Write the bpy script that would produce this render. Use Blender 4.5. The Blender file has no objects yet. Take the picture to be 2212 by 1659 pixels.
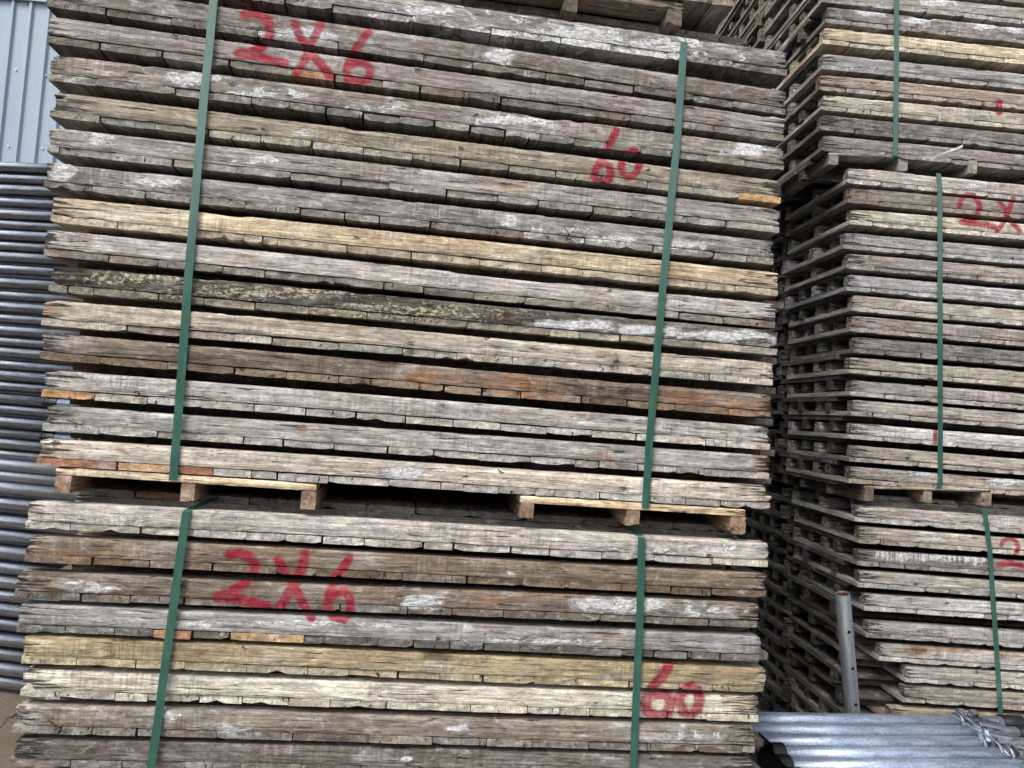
import bpy, math, random
import numpy as np
from mathutils import Matrix, Vector

# ------------------------------------------------------------------ camera, sky, sun, exposure
F = 1661.0; CX, CY = 1106.0, 829.5              # focal length and centre in 2212-px units
EYE = 1.62; DIST = 1.9377
_X = np.array([14338.0 - CX, 1928.4 - CY, F]); _vy = 45.0
_Y = np.array([-(F * F + _X[1] * _vy) / _X[0], _vy, F])
_X /= np.linalg.norm(_X); _Y /= np.linalg.norm(_Y); _Z = np.cross(_X, _Y)
M = np.array([_X, _Y, _Z])                       # world axes in camera terms (right, down, forward)
CAM = np.array([0.0, -DIST, EYE])
RIGHT, DOWN, FWD = M[:, 0], M[:, 1], M[:, 2]

def ray(u, v):
    return M @ np.array([u - CX, v - CY, F])
def at_plane(u, v, p0, n):
    d = ray(u, v); return CAM + d * (np.dot(np.array(p0) - CAM, n) / np.dot(d, n))
def at_depth(u, v, z):
    return CAM + ray(u, v) * (z / F)
def to_px(P):
    q = (np.asarray(P) - CAM) @ M
    return CX + F * q[..., 0] / q[..., 2], CY + F * q[..., 1] / q[..., 2]
def vp_dir(u, v):
    d = ray(u, v); d[2] = 0; return d / np.linalg.norm(d)

S = bpy.context.scene
C = S.collection
cam = bpy.data.cameras.new('camera'); cam.sensor_width = 36; cam.lens = 36 * F / 2212
cam.clip_start = 0.02; cam.clip_end = 400
co = bpy.data.objects.new('camera', cam); C.objects.link(co)
R3 = Matrix([[RIGHT[i], -DOWN[i], -FWD[i]] for i in range(3)])
co.matrix_world = Matrix.Translation(Vector(CAM)) @ R3.to_4x4()
S.camera = co

SUN_EL, SUN_AZ = math.radians(50), math.radians(226)     # high, behind the photographer's left shoulder
w = bpy.data.worlds.new('World'); S.world = w; w.use_nodes = True
wn = w.node_tree; wn.nodes.clear()
sky = wn.nodes.new('ShaderNodeTexSky'); sky.sky_type = 'NISHITA'; sky.sun_disc = False
sky.sun_elevation = SUN_EL; sky.sun_rotation = SUN_AZ; sky.dust_density = 3.0; sky.air_density = 1.0
hs = wn.nodes.new('ShaderNodeHueSaturation'); hs.inputs['Saturation'].default_value = 0.30
bg = wn.nodes.new('ShaderNodeBackground'); bg.inputs['Strength'].default_value = 0.12
wo = wn.nodes.new('ShaderNodeOutputWorld')
wn.links.new(sky.outputs[0], hs.inputs['Color']); wn.links.new(hs.outputs[0], bg.inputs[0]); wn.links.new(bg.outputs[0], wo.inputs[0])
sun = bpy.data.lights.new('sun', 'SUN'); sun.energy = 1.3; sun.angle = math.radians(24); sun.color = (1, .96, .9)
so = bpy.data.objects.new('sun', sun); C.objects.link(so)
sd = Vector((math.sin(SUN_AZ) * math.cos(SUN_EL), math.cos(SUN_AZ) * math.cos(SUN_EL), math.sin(SUN_EL)))
so.rotation_euler = sd.to_track_quat('Z', 'Y').to_euler()
S.view_settings.view_transform = 'Standard'; S.view_settings.look = 'None'
S.view_settings.gamma = 1; S.view_settings.use_curve_mapping = False
S.view_settings.exposure = 1.12
S.render.engine = 'CYCLES'
try:
    S.cycles.max_bounces = 6; S.cycles.diffuse_bounces = 2
except Exception: pass

rnd = random.Random(7)
def lin(r, g, b):
    return tuple((c / 255 / 12.92 if c / 255 <= .04045 else ((c / 255 + .055) / 1.055) ** 2.4) for c in (r, g, b))

# ------------------------------------------------------------------ node helper and materials
class G:
    def __init__(s, name):
        s.m = bpy.data.materials.new(name); s.m.use_nodes = True; s.t = s.m.node_tree; s.t.nodes.clear()
    def n(s, ty, **kw):
        x = s.t.nodes.new(ty)
        for k, v in kw.items(): setattr(x, k, v)
        return x
    def put(s, sock, v):
        if v is None: return
        if isinstance(v, bpy.types.NodeSocket): s.t.links.new(v, sock)
        elif isinstance(v, (tuple, list)) and sock.type == 'RGBA' and len(v) == 3: sock.default_value = (*v, 1)
        else: sock.default_value = v
    def math(s, op, a, b=None, c=None, clamp=False):
        x = s.n('ShaderNodeMath', operation=op, use_clamp=clamp)
        for i, v in enumerate((a, b, c)): s.put(x.inputs[i], v)
        return x.outputs[0]
    def vmul(s, v, k):
        x = s.n('ShaderNodeVectorMath', operation='MULTIPLY'); s.put(x.inputs[0], v); s.put(x.inputs[1], k); return x.outputs[0]
    def vadd(s, v, k):
        x = s.n('ShaderNodeVectorMath', operation='ADD'); s.put(x.inputs[0], v); s.put(x.inputs[1], k); return x.outputs[0]
    def noise(s, v, k=(1, 1, 1), sc=1.0, det=4, ro=.6, dist=0.0):
        x = s.n('ShaderNodeTexNoise'); s.put(x.inputs['Vector'], s.vmul(v, k)); x.inputs['Scale'].default_value = sc
        x.inputs['Detail'].default_value = det; x.inputs['Roughness'].default_value = ro; x.inputs['Distortion'].default_value = dist
        return x.outputs[0]
    def rng(s, v, a, b, c=0.0, d=1.0, smooth=True):
        x = s.n('ShaderNodeMapRange', interpolation_type='SMOOTHSTEP' if smooth else 'LINEAR')
        for i, q in enumerate((v, a, b, c, d)): s.put(x.inputs[i], q)
        return x.outputs[0]
    def mix(s, f, a, b, mode='MIX'):
        x = s.n('ShaderNodeMix', data_type='RGBA', blend_type=mode); s.put(x.inputs[0], f); s.put(x.inputs[6], a); s.put(x.inputs[7], b)
        return x.outputs[2]
    def grey(s, v):
        x = s.n('ShaderNodeCombineColor')
        for i in range(3): s.put(x.inputs[i], v)
        return x.outputs[0]
    def attr(s, name):
        x = s.n('ShaderNodeAttribute', attribute_name=name); return x
    def sep(s, v):
        x = s.n('ShaderNodeSeparateXYZ'); s.put(x.inputs[0], v); return x.outputs
    def finish(s, col, rough=.8, metal=0.0, bump=None, dist=.001, strength=1.0, spec=None):
        b = s.n('ShaderNodeBsdfPrincipled'); s.put(b.inputs['Base Color'], col); s.put(b.inputs['Roughness'], rough); s.put(b.inputs['Metallic'], metal)
        if spec is not None: s.put(b.inputs['Specular IOR Level'], spec)
        if bump is not None:
            x = s.n('ShaderNodeBump'); x.inputs['Distance'].default_value = dist; x.inputs['Strength'].default_value = strength
            s.put(x.inputs['Height'], bump); s.put(b.inputs['Normal'], x.outputs[0])
        o = s.n('ShaderNodeOutputMaterial'); s.t.links.new(b.outputs[0], o.inputs[0]); return s.m

def wood_material(name, kind):
    """kind: 'bearer' = grain along local x, 'board' = grain along local y with end grain on the y faces"""
    g = G(name)
    tc = g.n('ShaderNodeTexCoord'); oi = g.n('ShaderNodeObjectInfo')
    tint, alpha, rr = oi.outputs['Color'], oi.outputs['Alpha'], oi.outputs['Random']
    co_ = tc.outputs['Object']
    off = g.n('ShaderNodeCombineXYZ'); g.put(off.inputs[0], g.math('MULTIPLY', rr, 37.0)); g.put(off.inputs[1], g.math('MULTIPLY', rr, 11.3)); g.put(off.inputs[2], g.math('MULTIPLY', rr, 23.7))
    v = g.vadd(co_, off.outputs[0])
    ma = g.sep(g.attr('ma').outputs['Vector']); mb = g.sep(g.attr('mb').outputs['Vector'])
    paint = g.attr('paint').outputs['Fac']
    conc_a, rust_a, dark_a = ma[0], ma[1], ma[2]; lich_a, wear, light_a = mb[0], mb[1], mb[2]
    if kind == 'bearer':
        grain = g.noise(v, (7, 90, 150), det=6, ro=.68, dist=.4)
        streak = g.noise(v, (3.2, 60, 95), det=4, ro=.6, dist=.6)
        fine = g.noise(v, (95, 420, 420), det=3, ro=.7)
        saw = g.noise(v, (170, 30, 14), det=3, ro=.6)
        crackn = g.noise(v, (8, 80, 165), det=4, ro=.55, dist=.9)
        vs = g.vmul(v, (10, 14, 17))
    else:
        nrm = g.sep(g.n('ShaderNodeNewGeometry').outputs['Normal'])
        nw = g.n('ShaderNodeVectorTransform', vector_type='NORMAL', convert_from='WORLD', convert_to='OBJECT')
        g.put(nw.inputs[0], g.n('ShaderNodeNewGeometry').outputs['Normal'])
        ny = g.math('ABSOLUTE', g.sep(nw.outputs[0])[1])
        endf = g.rng(ny, .6, .75)
        p = g.sep(co_)
        r2 = g.math('FRACT', g.math('MULTIPLY', rr, 7.31)); r3 = g.math('FRACT', g.math('MULTIPLY', rr, 17.77))
        dxx = g.math('SUBTRACT', p[0], g.math('MULTIPLY_ADD', r2, .14, .0))
        dzz = g.math('ADD', p[2], g.math('MULTIPLY_ADD', r3, .09, .01))
        dd = g.math('SQRT', g.math('ADD', g.math('MULTIPLY', dxx, dxx), g.math('MULTIPLY', dzz, dzz)))
        ring = g.math('SINE', g.math('MULTIPLY_ADD', dd, 1150.0, g.math('MULTIPLY', g.noise(v, (30, 2, 60), det=3), 14.0)))
        ring = g.math('MULTIPLY_ADD', ring, .13, .5)
        rad = g.noise(v, (160, 2, 60), det=3, ro=.7)
        eg = g.math('MULTIPLY_ADD', rad, .45, g.math('MULTIPLY', ring, .55))
        gs = g.noise(v, (150, 7, 150), det=5, ro=.65)
        grain = g.n('ShaderNodeMix', data_type='FLOAT'); g.put(grain.inputs[0], endf); g.put(grain.inputs[2], gs); g.put(grain.inputs[3], eg); grain = grain.outputs[0]
        streak = g.noise(v, (26, 3, 40), det=4, ro=.6)
        fine = g.noise(v, (420, 60, 420), det=3, ro=.7)
        saw = g.noise(v, (90, 20, 90), det=3)
        crackn = g.noise(v, (150, 3, 55), det=3, ro=.5, dist=.5)
        vs = g.vmul(v, (14, 9, 22))
    blot = g.noise(v, (4.5, 6, 13), det=5, ro=.62, dist=.3); mid = g.noise(v, (16, 16, 40), det=6, ro=.7, dist=.8) if kind == 'bearer' else g.noise(v, (30, 6, 60), det=5, ro=.7, dist=.6)
    blot2 = g.noise(v, (13, 13, 30), det=5, ro=.65, dist=.5)
    # tone
    tone = g.rng(grain, .30, .70, .58, 1.46, False)
    tone = g.math('MULTIPLY', tone, g.rng(streak, .3, .7, .68, 1.28, False))
    tone = g.math('MULTIPLY', tone, g.rng(fine, .28, .72, .68, 1.36, False))
    tone = g.math('MULTIPLY', tone, g.math('MULTIPLY_ADD', g.math('MULTIPLY', g.math('SUBTRACT', saw, .5), g.rng(g.noise(v, (3.1, 5, 9), det=3), .45, .62)), 1.5, 1.0))
    tone = g.math('MULTIPLY', tone, g.rng(mid, .33, .67, .62, 1.36, False))
    col = g.mix(1.0, tint, g.grey(tone), 'MULTIPLY')
    brown = g.mix(1.0, col, (.70, .62, .53), 'MULTIPLY')
    col = g.mix(g.rng(blot, .48, .74, 0, .6), col, brown)
    pale = g.mix(.55, col, g.mix(1.0, g.grey(tone), (.42, .41, .395), 'MULTIPLY'))
    col = g.mix(g.math('MAXIMUM', g.rng(blot, .50, .30, 0, .8), g.math('MULTIPLY', light_a, g.rng(blot2, .3, .55))), col, pale)
    col = g.mix(g.rng(blot2, .60, .74, 0, .65), col, g.mix(1.0, col, (.40, .37, .34), 'MULTIPLY'))
    # rust, black stain, lichen
    col = g.mix(g.math('MULTIPLY', rust_a, g.rng(blot2, .34, .58), clamp=True), col, g.mix(1.0, g.grey(tone), (.29, .155, .08), 'MULTIPLY'))
    col = g.mix(g.math('MULTIPLY', dark_a, g.rng(g.math('ADD', g.math('MULTIPLY', blot2, .5), g.math('MULTIPLY', streak, .5)), .40, .56), clamp=True), col, g.mix(1.0, col, (.22, .2, .19), 'MULTIPLY'))
    ln = g.noise(v, (95, 95, 170), det=5, ro=.7, dist=.5)
    lm = g.rng(g.math('MULTIPLY_ADD', lich_a, .16, g.math('SUBTRACT', ln, .655)), .0, .05)
    lm = g.math('MULTIPLY', lm, g.math('GREATER_THAN', lich_a, .02))
    col = g.mix(lm, col, (.46, .41, .27))
    # cracks, weathered ends, nail holes
    ck = g.rng(g.math('SUBTRACT', crackn, g.math('MULTIPLY', wear, .17)), .372 if kind == 'bearer' else .35, .31 if kind == 'bearer' else .28)
    col = g.mix(g.math('MULTIPLY', ck, .9), col, (.018, .015, .012))
    flk = g.noise(v, (55, 150, 190) if kind == 'bearer' else (170, 60, 170), det=3, ro=.6); col = g.mix(g.rng(flk, .64, .72, 0, .75 if kind == 'bearer' else .3), col, g.mix(1.0, col, (.22, .2, .18), 'MULTIPLY'))
    vo = g.n('ShaderNodeTexVoronoi', feature='F1'); vo.inputs['Scale'].default_value = 1; g.put(vo.inputs['Vector'], vs)
    vc = g.sep(vo.outputs['Color'])
    rad_ = g.math('MULTIPLY', g.math('MULTIPLY_ADD', vc[1], .07, .035), g.math('GREATER_THAN', vc[0], .58))
    hole = g.rng(g.math('SUBTRACT', vo.outputs['Distance'], g.math('MULTIPLY_ADD', g.math('SUBTRACT', ln, .5), .45, rad_)), .02, -.03)
    hole = g.math('MULTIPLY', hole, g.math('GREATER_THAN', vc[0], .58))
    col = g.mix(g.math('MULTIPLY', hole, .85), col, (.045, .028, .018))
    # dried concrete
    cn = g.noise(v, (20, 20, 46), det=7, ro=.72, dist=.7)
    lev = g.math('SUBTRACT', .705, g.math('MULTIPLY_ADD', conc_a, .30, g.math('MULTIPLY', alpha, .15)))
    cm = g.rng(g.math('SUBTRACT', cn, lev), 0.0, .018)
    wash = g.math('MULTIPLY', g.rng(g.math('SUBTRACT', cn, lev), -.13, .0), .5)
    ccol = g.mix(g.rng(ln, .35, .65), (.38, .38, .375), (.80, .80, .79))
    col = g.mix(wash, col, g.mix(1.0, g.grey(tone), (.48, .475, .46), 'MULTIPLY')); col = g.mix(cm, col, ccol)
    # sprayed red paint: strong core, speckled edge
    pm = g.rng(g.math('ADD', paint, g.math('ADD', g.math('MULTIPLY', g.math('SUBTRACT', fine, .5), .7), g.math('MULTIPLY', g.math('SUBTRACT', blot2, .5), .6))), .12, .92)
    pm = g.math('MULTIPLY', pm, g.math('SUBTRACT', 1.0, g.math('MULTIPLY', ck, .85)))
    red = g.mix(1.0, (.30, .010, .034), g.grey(g.rng(tone, .4, 1.5, .55, 1.35, False)), 'MULTIPLY')
    col = g.mix(g.math('MULTIPLY', pm, g.rng(mid, .35, .6, .97, .74)), col, red)
    h = g.math('MULTIPLY_ADD', grain, .55, g.math('MULTIPLY', fine, .35))
    h = g.math('ADD', h, g.math('MULTIPLY', streak, .7))
    h = g.math('SUBTRACT', h, g.math('MULTIPLY', ck, 1.1)); h = g.math('SUBTRACT', h, g.math('MULTIPLY', hole, 1.0))
    h = g.math('ADD', h, g.math('MULTIPLY', cm, g.math('MULTIPLY_ADD', ln, .8, .5)))
    return g.finish(col, .86, 0, h, .0028, .9, spec=.25)

BEARER = wood_material('bearer_wood', 'bearer')
BOARD = wood_material('board_wood', 'board')

def galv(name, c0, c1, rough=.35, metal=.85):
    g = G(name); tc = g.n('ShaderNodeTexCoord'); oi = g.n('ShaderNodeObjectInfo')
    off = g.n('ShaderNodeCombineXYZ'); g.put(off.inputs[0], g.math('MULTIPLY', oi.outputs['Random'], 31.0)); g.put(off.inputs[1], g.math('MULTIPLY', oi.outputs['Random'], 7.0))
    v = g.vadd(tc.outputs['Object'], off.outputs[0])
    a = g.noise(v, (9, 60, 60), det=6, ro=.7); b = g.noise(v, (120, 160, 160), det=3, ro=.7); st = g.noise(v, (2, 90, 90), det=4)
    col = g.mix(g.rng(g.math('ADD', g.math('MULTIPLY', a, .6), g.math('MULTIPLY', b, .4)), .36, .64), c0, c1)
    spk = g.noise(v, (260, 260, 260), det=2); col = g.mix(g.rng(spk, .68, .74, 0, .7), col, (.85, .87, .9))
    col = g.mix(g.rng(a, .66, .78, 0, .5), col, (.10, .085, .07))
    ro = g.math('ADD', rough, g.math('MULTIPLY', g.math('SUBTRACT', st, .5), .35))
    return g.finish(col, ro, metal, g.math('ADD', g.math('MULTIPLY', b, 1.0), a), .0014, .7)
GALV = galv('galvanised_steel', (.24, .30, .40), (.60, .68, .82), .42, .7)
GALV_DARK = galv('dull_blue_steel', (.22, .245, .285), (.50, .545, .61), .30, 1.0)
GALV_PALE = galv('pale_worn_steel', (.30, .34, .38), (.55, .6, .68), .36, .85)
POLE = galv('dull_zinc', (.14, .155, .16), (.24, .26, .27), .55, .45)
g = G('black_enamel'); tc = g.n('ShaderNodeTexCoord'); a = g.noise(tc.outputs['Object'], (40, 40, 40), det=5)
BLACK = g.finish(g.mix(g.rng(a, .62, .72), (.008, .008, .009), (.05, .03, .02)), .22, 0, a, .0008, .5)
g = G('rust_inside'); a = g.noise(g.n('ShaderNodeTexCoord').outputs['Object'], (60, 60, 60), det=5)
RUST = g.finish(g.mix(a, (.10, .03, .015), (.22, .08, .03)), .9, 0, a, .001)
g = G('green_strap'); tc = g.n('ShaderNodeTexCoord'); v = tc.outputs['Object']
a = g.noise(v, (60, 60, 14), det=5, ro=.7); b = g.noise(v, (700, 700, 700), det=2); sc_ = g.noise(v, (300, 300, 20), det=4, ro=.7)
c = g.mix(g.rng(a, .35, .7), (.030, .100, .072), (.050, .140, .104)); c = g.mix(g.rng(sc_, .66, .74, 0, .55), c, (.20, .30, .24))
STRAP = g.finish(c, g.math('MULTIPLY_ADD', a, .16, .16), 0, g.math('ADD', b, a), .0002, .3, spec=1.0)

# ------------------------------------------------------------------ mesh helpers
def setp(o, label=None, cat=None, group=None, kind=None):
    if label: o['label'] = label
    if cat: o['category'] = cat
    if group: o['group'] = group
    if kind: o['kind'] = kind
    return o
def mesh(name, V, Fc, mat, smooth=False, attrs=None):
    me = bpy.data.meshes.new(name); me.from_pydata([tuple(map(float, p)) for p in V], [], [tuple(map(int, f)) for f in Fc]); me.update()
    if smooth:
        me.polygons.foreach_set('use_smooth', [True] * len(me.polygons))
    for k, (ty, arr) in (attrs or {}).items():
        a = me.attributes.new(k, ty, 'POINT'); a.data.foreach_set('value' if ty == 'FLOAT' else 'vector', np.asarray(arr, dtype=np.float32).ravel())
    me.materials.append(mat); return me
def link(name, me, parent=None, loc=None, rot=None):
    o = bpy.data.objects.new(name, me); C.objects.link(o)
    if parent: o.parent = parent
    if loc is not None: o.location = loc
    if rot is not None: o.rotation_euler = rot
    return o
def empty(name, mtx):
    o = bpy.data.objects.new(name, None); C.objects.link(o); o.empty_display_size = .05; o.matrix_world = mtx; return o
class MB:
    def __init__(s): s.v = []; s.f = []
    def add(s, V, Fc):
        n = len(s.v); s.v += [tuple(p) for p in V]; s.f += [tuple(i + n for i in f) for f in Fc]; return s
    def box(s, a, b):
        (x0, y0, z0), (x1, y1, z1) = a, b
        return s.add([(x0, y0, z0), (x1, y0, z0), (x1, y1, z0), (x0, y1, z0), (x0, y0, z1), (x1, y0, z1), (x1, y1, z1), (x0, y1, z1)],
                     [(0, 3, 2, 1), (4, 5, 6, 7), (0, 1, 5, 4), (1, 2, 6, 5), (2, 3, 7, 6), (3, 0, 4, 7)])
    def lathe(s, prof, seg=20, caps=True):       # prof: [(x, r)], about the x axis
        V = []; Fc = []
        for x, r in prof:
            for k in range(seg):
                t = 2 * math.pi * k / seg; V.append((x, r * math.cos(t), r * math.sin(t)))
        for i in range(len(prof) - 1):
            for k in range(seg):
                a = i * seg + k; b = i * seg + (k + 1) % seg; Fc.append((a, b, b + seg, a + seg))
        if caps: Fc.append(tuple(reversed(range(seg)))); Fc.append(tuple(range((len(prof) - 1) * seg, len(prof) * seg)))
        return s.add(V, Fc)
    def mesh(s, name, mat, smooth=False): return mesh(name, s.v, s.f, mat, smooth)

def vn1(x, seed):                                  # 1-D value noise, 0..1
    x = np.asarray(x, float); i = np.floor(x).astype(int); t = x - i; t = t * t * (3 - 2 * t)
    h = lambda k: np.modf(np.abs(np.sin(k * 127.1 + seed * 311.7) * 43758.5453))[0]
    return h(i) * (1 - t) + h(i + 1) * t
def vn2(x, y, seed):
    x, y = np.broadcast_arrays(np.asarray(x, float), np.asarray(y, float))
    i = np.floor(x).astype(int); j = np.floor(y).astype(int); tx = x - i; ty = y - j; tx = tx * tx * (3 - 2 * tx); ty = ty * ty * (3 - 2 * ty)
    h = lambda a, b: np.modf(np.abs(np.sin(a * 127.1 + b * 269.5 + seed * 311.7) * 43758.5453))[0]
    return (h(i, j) * (1 - tx) + h(i + 1, j) * tx) * (1 - ty) + (h(i, j + 1) * (1 - tx) + h(i + 1, j + 1) * tx) * ty

# ------------------------------------------------------------------ the spray paint and the stains (in photo units, laid on the stack fronts)
def c1(p, ox=0, oy=0, k=1 / 3): return [(ox + x * k, oy + y * k) for x, y in p]
T1, T2 = 737.3, 1474.7; U1, U2 = 553.0, 1106.0
STROKES = [   # (points, half width)
 (c1([(1585, 92), (1640, 78), (1700, 100), (1745, 150), (1752, 215), (1735, 265), (1690, 312), (1610, 345), (1545, 343)]), 8.2),
 (c1([(1545, 343), (1700, 375), (1845, 410)]), 7.5),
 (c1([(1912, 160), (1945, 240), (1990, 300), (2040, 370), (2105, 450), (2145, 505)]), 7.5),
 (c1([(2080, 150), (2045, 230), (2010, 290), (1985, 370), (1945, 440), (1925, 475)]), 7.0),
 (c1([(175, 205), (130, 265), (95, 315), (62, 385), (32, 450), (42, 510), (100, 533), (170, 518), (192, 462), (158, 412), (100, 402), (62, 422)], T1), 7.0),
 (c1([(1780, 850), (1755, 900), (1722, 960), (1690, 1030), (1650, 1090), (1638, 1140), (1668, 1180), (1722, 1175), (1750, 1130), (1735, 1080), (1700, 1060), (1665, 1080)], T1), 6.6),
 (c1([(1900, 975), (1852, 990), (1820, 1040), (1810, 1090), (1830, 1130), (1870, 1147), (1910, 1120), (1932, 1075), (1925, 1020), (1900, 975)], T1), 6.2),
 (c1([(1490, 272), (1560, 267), (1620, 292), (1655, 340), (1640, 400), (1580, 465), (1500, 520), (1405, 555)], 0, U2), 8.5),
 (c1([(1405, 555), (1530, 560), (1650, 592), (1730, 615)], 0, U2), 8.5),
 (c1([(1802, 310), (1830, 360), (1870, 430), (1920, 510), (1970, 600), (2018, 688)], 0, U2), 7.5),
 (c1([(1978, 270), (1966, 340), (1932, 420), (1900, 480), (1860, 550), (1812, 620)], 0, U2), 8.5),
 (c1([(52, 300), (12, 360), (-40, 430), (-80, 540), (-90, 610), (-50, 678), (20, 698), (60, 640), (55, 560), (20, 512), (-40, 522), (-85, 572)], T1, U2), 7.5),
 (c1([(2120, 1000), (2090, 1060), (2040, 1110), (1990, 1180), (1970, 1240), (1990, 1300), (2050, 1330), (2110, 1310), (2140, 1240), (2110, 1182), (2040, 1172), (1990, 1202)], T1, U2), 9.0),
 (c1([(60, 1130), (5, 1160), (-30, 1220), (0, 1290), (50, 1312), (95, 1280), (110, 1220), (100, 1160), (60, 1130)], T2, U2), 9.0),
 (c1([(1370, 385), (1385, 312), (1440, 277), (1500, 285), (1545, 340), (1560, 400), (1530, 480), (1480, 510), (1390, 530)], 1755.6, 356.6, .23146), 4.4),
 (c1([(1390, 530), (1500, 540), (1600, 555), (1690, 575)], 1755.6, 356.6, .23146), 5.0),
 (c1([(1740, 330), (1770, 380), (1800, 430), (1830, 500), (1880, 560), (1930, 610)], 1755.6, 356.6, .23146), 4.0),
 (c1([(1875, 310), (1850, 370), (1830, 430), (1790, 510), (1760, 570), (1720, 610)], 1755.6, 356.6, .23146), 4.2),
 (c1([(1295, 430), (1310, 400), (1350, 385), (1395, 400), (1415, 440), (1400, 490), (1370, 530), (1280, 565)], 1755.6, 1042.4, .31413), 3.6),
 (c1([(1280, 565), (1350, 560), (1453, 575), (1510, 592)], 1755.6, 1042.4, .31413), 4.0),
 (c1([(1740, 955), (1740, 1045)], 1755.6, 0, .23146), 6.0),
 (c1([(1145, 890), (1142, 1050)], 1755.6, 713.2, .23146), 3.5),
]
def paint_at(u, v):
    out = np.zeros_like(u)
    for pts, hw in STROKES:
        hw = hw * 1.18
        for (ax, ay), (bx, by) in zip(pts[:-1], pts[1:]):
            if ax == pts[0][0] and (max(p[0] for p in pts) + 25 < u.min() or min(p[0] for p in pts) - 25 > u.max() or max(p[1] for p in pts) + 25 < v.min() or min(p[1] for p in pts) - 25 > v.max()): break
            dx, dy = bx - ax, by - ay; t = np.clip(((u - ax) * dx + (v - ay) * dy) / (dx * dx + dy * dy + 1e-9), 0, 1)
            d = np.hypot(u - ax - t * dx, v - ay - t * dy)
            out = np.maximum(out, np.clip(1.0 - (d - hw * .62) / (hw * 1.05), 0, 1))
    return out
def stroke_near(u0, u1, v0, v1):
    return any(max(p[0] for p in pts) + 14 > u0 and min(p[0] for p in pts) - 14 < u1 and max(p[1] for p in pts) + 14 > v0 and min(p[1] for p in pts) - 14 < v1 for pts, hw in STROKES)
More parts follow.
